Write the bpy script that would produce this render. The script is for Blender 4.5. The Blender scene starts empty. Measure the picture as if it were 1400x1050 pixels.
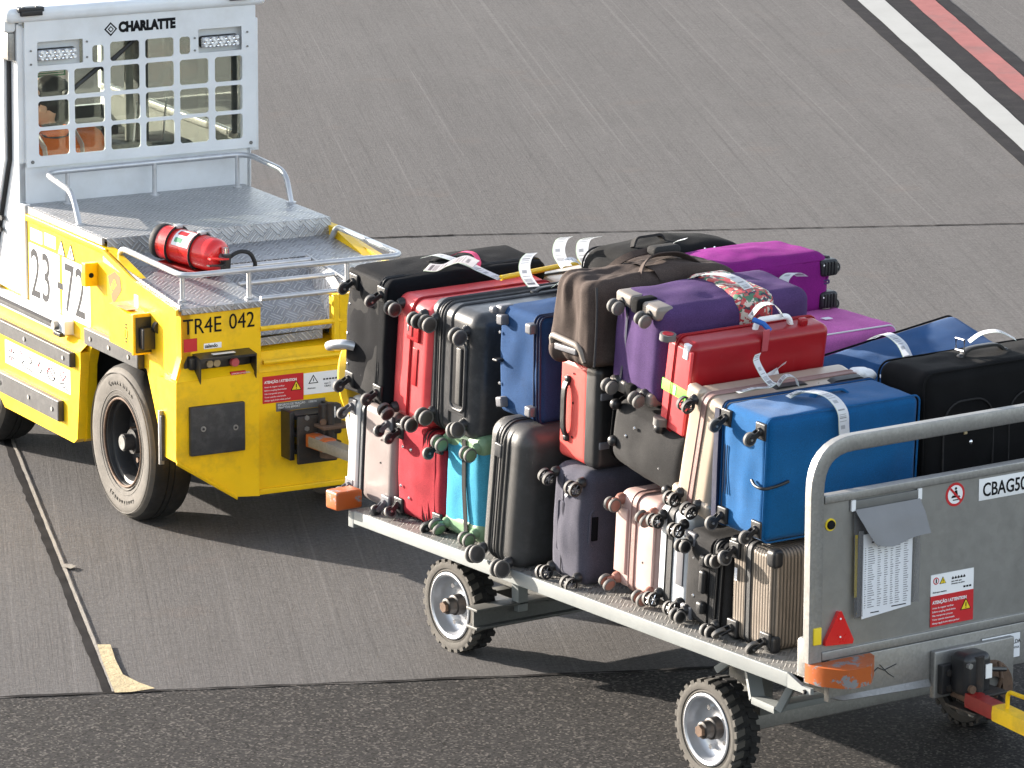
import bpy, bmesh, math, random
from mathutils import Vector, Matrix, noise
R=math.radians; random.seed(7)
V=Vector
col=bpy.context.scene.collection
# ------------------------------------------------------------ camera geometry
CAM=V((-11.424,-14.3515,5.9427)); YAW,PIT,ROL,FPX=0.9584,0.2262,0.0033,7000.0
_fw=V((math.cos(YAW)*math.cos(PIT),math.sin(YAW)*math.cos(PIT),-math.sin(PIT)))
_r=V((math.sin(YAW),-math.cos(YAW),0)); _u=_r.cross(_fw)
_r2=_r*math.cos(ROL)+_u*math.sin(ROL); _u2=_r2.cross(_fw)
TR=Matrix.Translation((0.2402,4.8332,0))@Matrix.Rotation(-0.1165,4,'Z')   # tractor frame
TRI=TR.inverted()
def at(px,py,ax,val,fr=None):
    """point of the photo's sight line on the plane axis=val (world or tractor frame)"""
    d=_fw+_r2*((px-700)/FPX)-_u2*((py-525)/FPX); c=CAM
    if fr: c=TRI@CAM; d=TRI.to_3x3()@d
    k=(val-c[ax])/d[ax]; return c+d*k
# ------------------------------------------------------------ materials
MATS={}
ALB=.60
KEEP={'yellow':1,'yellow_clean':1,'white_paint':.86,'white_plain':.95,'paper':.9,'lens_white':1,'chrome':1,'yellow_sign':.95,'vest_orange':1,'skin':1,'h_white':.9,'rim_silver':.72,'steel_tube':.85,'reflective':1,'green_sign':1.2,'work':1,'red_sign':.9,'orange_paint':.85,'vest_yellow':1,'pouch_plastic':1,'beige_seal':.62,'line_white':.42,'line_red':.50,'line_black':.5,'tread_plate':.74,'tyre_grey':.42,'cart_tyre':.45,'green_strap':1,'pink_ribbon':.9,'white_cord':.9,'f_turq':1.1,'h_silver':.8,'f_magenta':.62,'f_pink':1.1,'h_rose':.75,'h_champ':.75,'h_silverpink':.48,'interior_grey':.35,'galv':.74,'red_gloss':1.05,'panel_steel':.75,'h_red':1,'h_coral':1,'f_navy':1.1,'f_slate':.75,'h_darkgrey':.8,'skin':1.1,'h_crimson':.72,'f_red':.9,'orange_paint':.62,'f_bright':1}
def alb(name,c):
    k=KEEP.get(name,ALB); return tuple(x*k for x in c)
def nodes(name):
    m=bpy.data.materials.new(name); m.use_nodes=True; nt=m.node_tree
    b=nt.nodes['Principled BSDF']; MATS[name]=m; return m,nt,b
def N(nt,t,**k):
    n=nt.nodes.new(t)
    for a,v in k.items():
        if a in('inp',):
            for i,x in v.items(): n.inputs[i].default_value=x
        else: setattr(n,a,v)
    return n
def math_(nt,op,a,b=None,c=None):
    n=nt.nodes.new('ShaderNodeMath'); n.operation=op
    for i,x in enumerate((a,b,c)):
        if x is None: continue
        if isinstance(x,(int,float)): n.inputs[i].default_value=x
        else: nt.links.new(x,n.inputs[i])
    return n.outputs[0]
def mixc(nt,f,a,b,mode='MIX'):
    n=nt.nodes.new('ShaderNodeMix'); n.data_type='RGBA'; n.blend_type=mode
    for i,x in ((0,f),(6,a),(7,b)):
        if isinstance(x,(int,float)): n.inputs[i].default_value=x
        elif isinstance(x,tuple): n.inputs[i].default_value=(*x[:3],1)
        else: nt.links.new(x,n.inputs[i])
    return n.outputs[2]
def ramp(nt,x,a,b):
    n=nt.nodes.new('ShaderNodeMapRange'); n.clamp=True
    nt.links.new(x,n.inputs[0]); n.inputs[1].default_value=a; n.inputs[2].default_value=b
    return n.outputs[0]
def objc(nt,scale=(1,1,1),rot=(0,0,0)):
    t=nt.nodes.new('ShaderNodeTexCoord'); m=nt.nodes.new('ShaderNodeMapping')
    nt.links.new(t.outputs['Object'],m.inputs[0]); m.inputs['Scale'].default_value=scale; m.inputs['Rotation'].default_value=rot
    return m.outputs[0]
def noi(nt,co,sc,det=4,rough=.6):
    n=nt.nodes.new('ShaderNodeTexNoise'); nt.links.new(co,n.inputs['Vector']); n.inputs['Scale'].default_value=sc
    n.inputs['Detail'].default_value=det; n.inputs['Roughness'].default_value=rough; return n.outputs['Fac']
def bump(nt,b,h,st,dist=.01):
    n=nt.nodes.new('ShaderNodeBump'); n.inputs['Strength'].default_value=st; n.inputs['Distance'].default_value=dist
    nt.links.new(h,n.inputs['Height']); nt.links.new(n.outputs[0],b.inputs['Normal'])
def mat(name,c,rough=.5,metal=0,var=.12,dirt=None,bs=None,coat=0,vs=6,spec=.5,chips=None,rv=.12,scuff=0):
    """base colour with worn variation, dirt blotches and fine bump"""
    m,nt,b=nodes(name); co=objc(nt); c=alb(name,c)
    n1=noi(nt,co,vs,5); f=ramp(nt,n1,.3,.7)
    lo=tuple(x*(1-var) for x in c); hi=tuple(min(1,x*(1+var)) for x in c)
    out=mixc(nt,f,lo,hi)
    if dirt:
        dc,amt,ds=dirt; dc=alb(name,dc); n2=noi(nt,co,ds,8,.7); out=mixc(nt,math_(nt,'MULTIPLY',ramp(nt,n2,.48,.75),amt),out,dc)
    if scuff:
        sx=objc(nt,(1,1,.12),(.5,.4,.3)); n4=noi(nt,sx,70,5,.8); n5=ramp(nt,noi(nt,co,7,4),.5,.7); out=mixc(nt,math_(nt,'MULTIPLY',math_(nt,'MULTIPLY',ramp(nt,n4,.62,.70),n5),.55),out,tuple(min(1,x*.5+.16) for x in c))
    if chips:
        cc,ds,th=chips; cc=alb(name,cc); n3=noi(nt,co,ds,8,.75); out=mixc(nt,ramp(nt,n3,th,th+.015),out,cc)
    nt.links.new(out,b.inputs['Base Color'])
    b.inputs['Metallic'].default_value=metal; b.inputs['Specular IOR Level'].default_value=spec
    nr=noi(nt,co,vs*5,4); rr=nt.nodes.new('ShaderNodeMapRange'); nt.links.new(nr,rr.inputs[0])
    rr.inputs[3].default_value=max(.03,rough-rv); rr.inputs[4].default_value=min(1,rough+rv)
    nt.links.new(rr.outputs[0],b.inputs['Roughness'])
    b.inputs['Coat Weight'].default_value=coat; b.inputs['Coat Roughness'].default_value=.15
    if bs: bump(nt,b,noi(nt,co,bs[0],3,.6),bs[1],bs[2] if len(bs)>2 else .002)
    return m
def fabric(name,c,rough=.9,sc=420,st=.5,var=.15,sheen=0):
    m,nt,b=nodes(name); co=objc(nt); c=alb(name,c)
    n1=ramp(nt,noi(nt,co,9,5),.3,.7); fine=noi(nt,co,sc,2,.8)
    lo=tuple(x*(1-var) for x in c); hi=tuple(min(1,x*(1+var)) for x in c)
    out=mixc(nt,n1,lo,hi); out=mixc(nt,ramp(nt,fine,.35,.7),mixc(nt,.5,out,(0,0,0)),out)
    nt.links.new(out,b.inputs['Base Color']); b.inputs['Roughness'].default_value=rough
    b.inputs['Sheen Weight'].default_value=sheen; b.inputs['Specular IOR Level'].default_value=.15; b.inputs['Sheen Roughness'].default_value=.5
    bump(nt,b,fine,st,.0015); return m
def tread(name,base=(.42,.43,.45),cell=.05,rough=.42,metal=.75,st=.9):
    """five-bar tread plate: checker of short raised bars at right angles"""
    base=alb(name,base); m,nt,b=nodes(name); t=nt.nodes.new('ShaderNodeTexCoord'); s=nt.nodes.new('ShaderNodeSeparateXYZ'); nt.links.new(t.outputs['Object'],s.inputs[0]); sn=nt.nodes.new('ShaderNodeSeparateXYZ'); nt.links.new(t.outputs['Normal'],sn.inputs[0])
    fy=math_(nt,'GREATER_THAN',math_(nt,'ABSOLUTE',sn.outputs[1]),.5); fx_=math_(nt,'GREATER_THAN',math_(nt,'ABSOLUTE',sn.outputs[0]),.5)
    def pick(f,a,b): return math_(nt,'ADD',math_(nt,'MULTIPLY',math_(nt,'SUBTRACT',1,f),a),math_(nt,'MULTIPLY',f,b))
    a=pick(fx_,s.outputs[0],s.outputs[2]); b2=pick(fy,s.outputs[1],s.outputs[2]); k=.7071/cell
    u=math_(nt,'ADD',math_(nt,'MULTIPLY',math_(nt,'ADD',a,b2),k),200); v=math_(nt,'ADD',math_(nt,'MULTIPLY',math_(nt,'SUBTRACT',a,b2),k),200)
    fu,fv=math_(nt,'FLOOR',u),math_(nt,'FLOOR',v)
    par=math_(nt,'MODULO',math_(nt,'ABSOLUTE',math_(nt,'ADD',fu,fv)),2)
    su=math_(nt,'SINE',math_(nt,'MULTIPLY',u,2*math.pi*3)); sv=math_(nt,'SINE',math_(nt,'MULTIPLY',v,2*math.pi*3))
    mx=nt.nodes.new('ShaderNodeMix'); nt.links.new(par,mx.inputs[0]); nt.links.new(su,mx.inputs[2]); nt.links.new(sv,mx.inputs[3])
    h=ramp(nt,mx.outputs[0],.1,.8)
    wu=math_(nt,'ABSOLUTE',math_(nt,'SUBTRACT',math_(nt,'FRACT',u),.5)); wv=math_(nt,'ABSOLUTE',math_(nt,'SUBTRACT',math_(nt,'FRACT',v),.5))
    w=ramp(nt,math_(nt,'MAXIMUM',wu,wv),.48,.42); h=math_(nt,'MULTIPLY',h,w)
    n1=ramp(nt,noi(nt,objc(nt),5,6,.7),.3,.7); c=mixc(nt,n1,tuple(x*.72 for x in base),base)
    c=mixc(nt,math_(nt,'MULTIPLY',par,.22),c,tuple(x*.55 for x in base)); c=mixc(nt,math_(nt,'MULTIPLY',h,.75),c,tuple(min(1,x*1.6) for x in base)); nt.links.new(c,b.inputs['Base Color'])  # alternate cells painted darker, in place of the glint differing with bar direction
    b.inputs['Metallic'].default_value=metal
    rr=nt.nodes.new('ShaderNodeMapRange'); nt.links.new(noi(nt,objc(nt),30,4),rr.inputs[0]); rr.inputs[3].default_value=rough-.1; rr.inputs[4].default_value=rough+.15
    nt.links.new(rr.outputs[0],b.inputs['Roughness']); bump(nt,b,h,st,.006); return m
def galv(name,base=(.42,.412,.395),rough=.42,metal=.75,scale=95,vc=(.92,1.05)):
    base=alb(name,base); m,nt,b=nodes(name); co=objc(nt)
    v=nt.nodes.new('ShaderNodeTexVoronoi'); nt.links.new(co,v.inputs['Vector']); v.inputs['Scale'].default_value=scale
    g=nt.nodes.new('ShaderNodeRGBToBW'); nt.links.new(v.outputs['Color'],g.inputs[0])
    c=mixc(nt,ramp(nt,g.outputs[0],.2,.8),tuple(x*vc[0] for x in base),tuple(x*vc[1] for x in base))
    n2=noi(nt,co,3.5,8,.7); c=mixc(nt,math_(nt,'MULTIPLY',ramp(nt,n2,.45,.75),.45),c,tuple(x*.55 for x in base))
    n3=noi(nt,co,30,6,.8); c=mixc(nt,math_(nt,'MULTIPLY',ramp(nt,n3,.62,.72),.4),c,tuple(min(1,x*1.3) for x in base))
    nt.links.new(c,b.inputs['Base Color']); b.inputs['Metallic'].default_value=metal
    rr=nt.nodes.new('ShaderNodeMapRange'); nt.links.new(n3,rr.inputs[0]); rr.inputs[3].default_value=rough-.1; rr.inputs[4].default_value=rough+.2
    nt.links.new(rr.outputs[0],b.inputs['Roughness']); bump(nt,b,n3,.08,.002); return m
def glassm(name,tint=(.75,.82,.78),alpha=.25,gr=.04,dc=(.5,.53,.5)):
    m=bpy.data.materials.new(name); m.use_nodes=True; nt=m.node_tree; nt.nodes.clear(); MATS[name]=m
    o=nt.nodes.new('ShaderNodeOutputMaterial'); t=nt.nodes.new('ShaderNodeBsdfTransparent'); t.inputs[0].default_value=(*tint,1)
    g=nt.nodes.new('ShaderNodeBsdfGlossy'); g.inputs['Roughness'].default_value=gr; g.inputs[0].default_value=(1,1,1,1)
    lw=nt.nodes.new('ShaderNodeLayerWeight'); lw.inputs[0].default_value=.5; f=nt.nodes.new('ShaderNodeMapRange'); f.inputs[3].default_value=.03; f.inputs[4].default_value=.75
    nt.links.new(math_(nt,'POWER',lw.outputs['Facing'],4.5),f.inputs[0])
    d=nt.nodes.new('ShaderNodeBsdfDiffuse'); d.inputs[0].default_value=(*dc,1)
    m1=nt.nodes.new('ShaderNodeMixShader'); m1.inputs[0].default_value=alpha
    nt.links.new(t.outputs[0],m1.inputs[1]); nt.links.new(d.outputs[0],m1.inputs[2])
    m2=nt.nodes.new('ShaderNodeMixShader'); nt.links.new(f.outputs[0],m2.inputs[0]); nt.links.new(m1.outputs[0],m2.inputs[1]); nt.links.new(g.outputs[0],m2.inputs[2])
    nt.links.new(m2.outputs[0],o.inputs[0]); return m

YEL=(.86,.53,.006)
mat('yellow',YEL,.42,var=.06,spec=.3,dirt=((.26,.17,.035),.55,5),coat=.08,bs=(60,.15),chips=((.05,.04,.025),20,.705))
mat('yellow_clean',(.82,.50,.010),.4,var=.05,coat=.2)
mat('white_paint',(.80,.82,.84),.38,var=.045,dirt=((.52,.50,.45),.32,4),coat=.2,bs=(40,.08))
mat('white_plain',(.85,.85,.85),.5,var=.03)
mat('disc_taupe',(.11,.095,.085),.45,var=.15,dirt=((.2,.18,.16),.3,40))
mat('black_rubber',(.022,.022,.024),.72,var=.25,bs=(120,.4),dirt=((.10,.09,.08),.35,9))
mat('bumper_black',(.045,.046,.05),.5,var=.25,bs=(150,.3),dirt=((.22,.22,.22),.4,14))
mat('tyre_grey',(.20,.18,.155),.85,var=.22,bs=(90,.4),dirt=((.09,.08,.075),.55,9))
mat('tread_black',(.018,.017,.017),.9,var=.3,bs=(90,.4),dirt=((.07,.065,.06),.5,12))
mat('cart_tyre',(.16,.145,.125),.9,var=.2,bs=(60,.5),dirt=((.07,.065,.06),.6,12))
mat('rim_dark',(.03,.03,.032),.5,var=.2,dirt=((.12,.09,.07),.4,15))
mat('rim_silver',(.62,.64,.68),.35,metal=.5,var=.08,dirt=((.3,.27,.22),.35,12))
mat('rust',(.20,.12,.075),.8,metal=.2,var=.35,bs=(80,.5),dirt=((.07,.05,.04),.6,30))
mat('dark_steel',(.055,.05,.047),.55,metal=.4,var=.35,bs=(60,.5),dirt=((.17,.10,.06),.5,25))
mat('black_paint',(.02,.02,.022),.4,var=.3,coat=.1)
mat('black_plastic',(.022,.022,.024),.42,var=.2,bs=(200,.15))
mat('grey_plastic',(.20,.20,.22),.45,var=.1)
mat('rubber_grey',(.20,.19,.18),.7,var=.15)
mat('steel_tube',(.62,.63,.65),.36,metal=.55,var=.1,dirt=((.35,.33,.3),.4,14))
mat('chrome',(.75,.75,.76),.2,metal=1,var=.05)
mat('white_beam',(.33,.35,.345),.5,var=.08,dirt=((.38,.38,.36),.45,9),bs=(50,.1))
mat('orange_paint',(.62,.13,.012),.5,var=.12,chips=((.30,.30,.31),9,.555),dirt=((.32,.08,.02),.4,6),bs=(30,.3))
mat('orange_dim',(.55,.13,.015),.5,var=.1)
mat('red_paint',(.42,.014,.012),.42,var=.12,dirt=((.12,.01,.01),.4,15),chips=((.1,.08,.07),30,.7))
mat('red_gloss',(.60,.014,.014),.3,var=.06,coat=.4)
mat('red_sign',(.58,.012,.018),.5,var=.04)
mat('yellow_sign',(.85,.62,.02),.5,var=.03)
mat('ink',(.02,.02,.022),.8,var=.05,spec=.1)
mat('ink_grey',(.08,.08,.085),.8,var=.1,spec=.1)
mat('paper',(.78,.79,.82),.7,var=.03)
mat('steel_label',(.28,.28,.27),.5,metal=.4,var=.15)
mat('amber',(.6,.48,.28),.4,var=.1); mat('pinkred',(.72,.12,.14),.4,var=.1)
mat('green_sign',(.06,.22,.12),.6,var=.05)
mat('interior_dark',(.03,.03,.03),.8,var=.2); mat('interior_grey',(.42,.42,.38),.7,var=.15,dirt=((.2,.2,.17),.5,6))
mat('beige_seal',(.52,.42,.24),.85,var=.22,bs=(60,.7,.006),vs=20)
mat('line_white',(.66,.67,.66),.9,spec=.05,var=.05,dirt=((.42,.42,.42),.4,3),bs=(150,.5,.003),chips=((.08,.08,.08),9,.735))
mat('line_red',(.46,.19,.185),.9,spec=.05,var=.1,dirt=((.24,.19,.19),.9,1.3),bs=(150,.5,.003))
mat('line_black',(.048,.046,.050),.92,spec=.03,var=.15,dirt=((.09,.088,.085),.5,5),bs=(150,.5,.003))
mat('lens_white',(.85,.85,.83),.2,var=.05,coat=.5)
mat('skin',(.62,.36,.25),.5,var=.06); mat('hair',(.012,.009,.008),.5,var=.3,bs=(200,.6))
fabric('vest_orange',(1,.20,.02),sc=300,st=.15); fabric('seat_cloth',(.03,.03,.032)); mat('reflective',(.55,.56,.55),.35,metal=.3,var=.08)
mat('vest_yellow',(.75,.55,.03),.7)
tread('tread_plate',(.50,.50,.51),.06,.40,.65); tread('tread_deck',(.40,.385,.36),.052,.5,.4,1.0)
galv('galv'); galv('galv_dark',(.20,.20,.19),.5,.4); galv('panel_steel',(.46,.455,.44),.38,.8,30,(.97,1.02))
glassm('cab_glass',(.85,.87,.84),.02); glassm('pouch_plastic',(.88,.88,.88),.16,.18,(.34,.34,.35)); mat('pouch_flap_plastic',(.36,.36,.37),.62,var=.06,spec=.25)
# ------------------------------------------------------------ mesh builder
class G:
    def __init__(s): s.v=[];s.f=[];s.m=[];s.mi=[];s.uv=[];s.M=Matrix()
    def _m(s,name):
        if name not in s.m: s.m.append(name)
        return s.m.index(name)
    def add(s,vs,fs,mat,uvs=None):
        o=len(s.v); s.v+= [tuple(s.M@V(p)) for p in vs]; k=s._m(mat)
        for i,f in enumerate(fs):
            s.f.append(tuple(a+o for a in f)); s.mi.append(k); s.uv.append(uvs[i] if uvs else None)
        return s
    def box(s,x0,x1,y0,y1,z0,z1,mat,b=0,seg=2):
        if b:
            c=V(((x0+x1)/2,(y0+y1)/2,(z0+z1)/2)); return s.rbox(c,(abs(x1-x0),abs(y1-y0),abs(z1-z0)),b,mat,seg=seg,inner=(1,1,1))
        v=[(x,y,z) for x in(x0,x1) for y in(y0,y1) for z in(z0,z1)]
        return s.add(v,[(0,1,3,2),(4,6,7,5),(0,4,5,1),(2,3,7,6),(0,2,6,4),(1,5,7,3)],mat)
    def rbox(s,c,size,r,mat,seg=3,inner=(6,6,6),fn=None):
        """box with rounded edges, gridded so that it can be deformed"""
        h=[a/2 for a in size]; r=min(r,*[a*.999 for a in h]); c=V(c)
        ax=[]
        for i in range(3):
            L=[-h[i]+r*(1-math.cos(math.pi/2*k/seg)) if False else -h[i]+r*(k/seg) for k in range(seg)]
            n=inner[i]; mid=[-h[i]+r+(2*(h[i]-r))*k/n for k in range(n+1)]
            ax.append(L+mid+[-a for a in reversed(L)])
        vs=[];fs=[];idx={}
        def P(p):
            q=V([max(-(h[i]-r),min(h[i]-r,p[i])) for i in range(3)]); d=V(p)-q
            # equal-angle spacing
            d=V([math.copysign(math.tan(abs(d[i])/r*math.pi/4),d[i]) if r>0 else 0 for i in range(3)])
            w=q+(d.normalized()*r if d.length>1e-9 else d); k=(round(w.x,5),round(w.y,5),round(w.z,5))
            if k not in idx:
                n=d.normalized() if d.length>1e-9 else V((0,0,1))
                if fn: w=fn(w,n,h)
                idx[k]=len(vs); vs.append(w+c)
            return idx[k]
        for a in range(3):
            b_,c_=(a+1)%3,(a+2)%3
            for sgn in(-1,1):
                for i in range(len(ax[b_])-1):
                    for j in range(len(ax[c_])-1):
                        q=[]
                        for di,dj in((0,0),(1,0),(1,1),(0,1)):
                            p=[0,0,0];p[a]=sgn*h[a];p[b_]=ax[b_][i+di];p[c_]=ax[c_][j+dj];q.append(P(p))
                        if sgn<0:q.reverse()
                        q2=[]
                        for t in q:
                            if not q2 or (t!=q2[-1] and t!=q2[0]) : q2.append(t)
                        if len(q2)>2 and len(set(q2))==len(q2): fs.append(tuple(q2))
        return s.add(vs,fs,mat)
    def prism(s,pts,ax,a0,a1,mat):
        """2-D polygon (in the two other axes, in order) extruded from a0 to a1"""
        k=[i for i in(0,1,2) if i!=ax]; v=[]
        for a in(a0,a1):
            for p in pts:
                q=[0,0,0];q[ax]=a;q[k[0]]=p[0];q[k[1]]=p[1];v.append(q)
        n=len(pts); f=[tuple(range(n)),tuple(range(2*n-1,n-1,-1))]+[(i,(i+1)%n,n+(i+1)%n,n+i) for i in range(n)]
        return s.add(v,f,mat)
    def quad(s,a,b,c,d,th,mat):
        """thick plate from four corners"""
        a,b,c,d=map(V,(a,b,c,d)); n=(b-a).cross(d-a).normalized()*th
        return s.add([a,b,c,d,a+n,b+n,c+n,d+n],[(3,2,1,0),(4,5,6,7),(0,1,5,4),(1,2,6,5),(2,3,7,6),(3,0,4,7)],mat)
    def tube(s,pts,r,mat,seg=12,fil=0,closed=False,flat=None,nf=5):
        pts=[V(p) for p in pts]
        if fil:
            o=[pts[0]]
            for i in range(1,len(pts)-1):
                a,b,c=pts[i-1],pts[i],pts[i+1]; d1=(a-b);d2=(c-b); f=min(fil,d1.length*.49,d2.length*.49)
                p1=b+d1.normalized()*f;p2=b+d2.normalized()*f
                for k in range(nf+1):
                    t=k/nf; o.append(p1*(1-t)**2+b*2*t*(1-t)+p2*t*t)
            pts=o+[pts[-1]]
        n=len(pts);vs=[];fs=[];up=None
        for i,p in enumerate(pts):
            if closed: t=(pts[(i+1)%n]-pts[i-1]).normalized()
            else: t=((pts[min(i+1,n-1)]-pts[max(i-1,0)])).normalized()
            if up is None:
                up=V((0,0,1)) if abs(t.z)<.9 else V((1,0,0))
            e1=(up-t*up.dot(t)).normalized(); e2=t.cross(e1); up=e1
            rr=r(i/(n-1)) if callable(r) else r
            for k in range(seg):
                a=2*math.pi*k/seg
                if flat: w=e1*math.copysign(abs(math.cos(a))**.22,math.cos(a))*flat[0]/2+e2*math.copysign(abs(math.sin(a))**.22,math.sin(a))*flat[1]/2
                else: w=(e1*math.cos(a)+e2*math.sin(a))*rr
                vs.append(p+w)
        for i in range(n if closed else n-1):
            for k in range(seg):
                a=i*seg+k;b=i*seg+(k+1)%seg;c=((i+1)%n)*seg+(k+1)%seg;d=((i+1)%n)*seg+k; fs.append((a,b,c,d))
        if not closed: fs+= [tuple(range(seg-1,-1,-1)),tuple(range((n-1)*seg,n*seg))]
        return s.add(vs,fs,mat)
    def cyl(s,a,b,r,mat,r2=None,seg=20):
        r2=r if r2 is None else r2
        return s.lathe([(0,0),(r,0),(r2,(V(b)-V(a)).length),(0,(V(b)-V(a)).length)],a,V(b)-V(a),mat,seg)
    def lathe(s,prof,o,axis,mat,seg=32,mats=None):
        axis=V(axis).normalized(); o=V(o); u=V((0,0,1)) if abs(axis.z)<.9 else V((1,0,0))
        e1=(u-axis*u.dot(axis)).normalized(); e2=axis.cross(e1); vs=[];rows=[]
        for (r,h) in prof:
            if r<1e-6: rows.append([len(vs)]*seg); vs.append(o+axis*h)
            else:
                rows.append(list(range(len(vs),len(vs)+seg)))
                for k in range(seg):
                    a=2*math.pi*k/seg; vs.append(o+axis*h+(e1*math.cos(a)+e2*math.sin(a))*r)
        fm={}
        for i in range(len(rows)-1):
            mm=mats[i] if mats else mat
            for k in range(seg):
                q=[rows[i][k],rows[i][(k+1)%seg],rows[i+1][(k+1)%seg],rows[i+1][k]];o2=[]
                for t in q:
                    if t not in o2:o2.append(t)
                if len(o2)>2: fm.setdefault(mm,[]).append(tuple(o2))
        o_=len(s.v); s.v+=[tuple(s.M@p) for p in vs]
        for mm,fs in fm.items():
            k=s._m(mm)
            for f in fs: s.f.append(tuple(a+o_ for a in f)); s.mi.append(k); s.uv.append(None)
        return s
    def ribbon(s,pts,w,mat,th=.0006,sub=5):
        """strip along a smooth path; w = width vector (constant or list)"""
        P=[V(p) for p in pts]; o=[]
        for i in range(len(P)-1):
            p0,p1,p2,p3=P[max(i-1,0)],P[i],P[i+1],P[min(i+2,len(P)-1)]
            for k in range(sub):
                t=k/sub; o.append(.5*((2*p1)+(p2-p0)*t+(2*p0-5*p1+4*p2-p3)*t*t+(3*p1-p0-3*p2+p3)*t**3))
        o.append(P[-1]); n=len(o); ws=[V(w)]*n if not isinstance(w,list) else [V(w[0]).lerp(V(w[1]),i/(n-1)) for i in range(n)]
        vs=[];d=0;D=[]
        for i,p in enumerate(o):
            if i: d+=(p-o[i-1]).length
            D.append(d); t=(o[min(i+1,n-1)]-o[max(i-1,0)]); nn=t.cross(ws[i]).normalized()*th
            vs+=[p-ws[i]/2,p+ws[i]/2,p+ws[i]/2+nn,p-ws[i]/2+nn]
        W=ws[0].length;fs=[];uv=[]
        for i in range(n-1):
            a=4*i;b=a+4
            for j,(p,q,u1,u2) in enumerate(((0,1,0,W),(1,2,W,W),(2,3,W,0),(3,0,0,0))):
                fs.append((a+p,a+q,b+q,b+p)); uv.append([(D[i],u1),(D[i],u2),(D[i+1],u2),(D[i+1],u1)])
        fs+=[(3,2,1,0),(4*n-4,4*n-3,4*n-2,4*n-1)]; uv+=[[(0,0)]*4]*2
        return s.add(vs,fs,mat,uv)
    def text(s,body,M,size,mat,ext=.0015,align='LEFT',sx=1,bold=0):
        c=bpy.data.curves.new('t','FONT'); c.body=body; c.size=size; c.extrude=ext; c.align_x=align; c.offset=bold; c.resolution_u=3
        o=bpy.data.objects.new('t',c); col.objects.link(o); dg=bpy.context.evaluated_depsgraph_get(); dg.update()
        me=bpy.data.meshes.new_from_object(o.evaluated_get(dg)); S=M@Matrix.Diagonal((sx,1,1,1))
        s.add([S@v.co for v in me.vertices],[tuple(p.vertices) for p in me.polygons],mat)
        bpy.data.objects.remove(o); bpy.data.curves.remove(c); bpy.data.meshes.remove(me); return s
    def build(s,name,parent=None,ang=38,weld=False,**tg):
        me=bpy.data.meshes.new(name); me.from_pydata(s.v,[],s.f)
        for m in s.m: me.materials.append(MATS[m])
        for p,k in zip(me.polygons,s.mi): p.material_index=k
        if any(u for u in s.uv):
            ul=me.uv_layers.new()
            for p,u in zip(me.polygons,s.uv):
                if u:
                    for li,c in zip(p.loop_indices,u): ul.data[li].uv=c
        bm=bmesh.new(); bm.from_mesh(me)
        if weld: bmesh.ops.remove_doubles(bm,verts=bm.verts,dist=1e-5)
        bmesh.ops.recalc_face_normals(bm,faces=bm.faces); bm.to_mesh(me); bm.free()
        for p in me.polygons: p.use_smooth=True
        me.set_sharp_from_angle(angle=R(ang))
        o=bpy.data.objects.new(name,me); col.objects.link(o)
        if parent: o.parent=parent
        for k,v in tg.items(): o[k]=v
        return o
def thing(name,label,cat,M=None,group=None):
    o=bpy.data.objects.new(name,None); o.empty_display_size=.1; col.objects.link(o)
    if M: o.matrix_world=M
    o['label']=label; o['category']=cat
    if group: o['group']=group
    return o
def face_x(y,z,x,m=1): # text frame on a plane x=const seen from -x : right = -y, up = z
    return Matrix(((0,0,-1,x),(-1,0,0,y),(0,1,0,z),(0,0,0,1)))
def face_y(x,z,y): # text on a plane y=const seen from -y: right=+x, up=z
    return Matrix(((1,0,0,x),(0,0,-1,y),(0,1,0,z),(0,0,0,1)))
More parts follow.
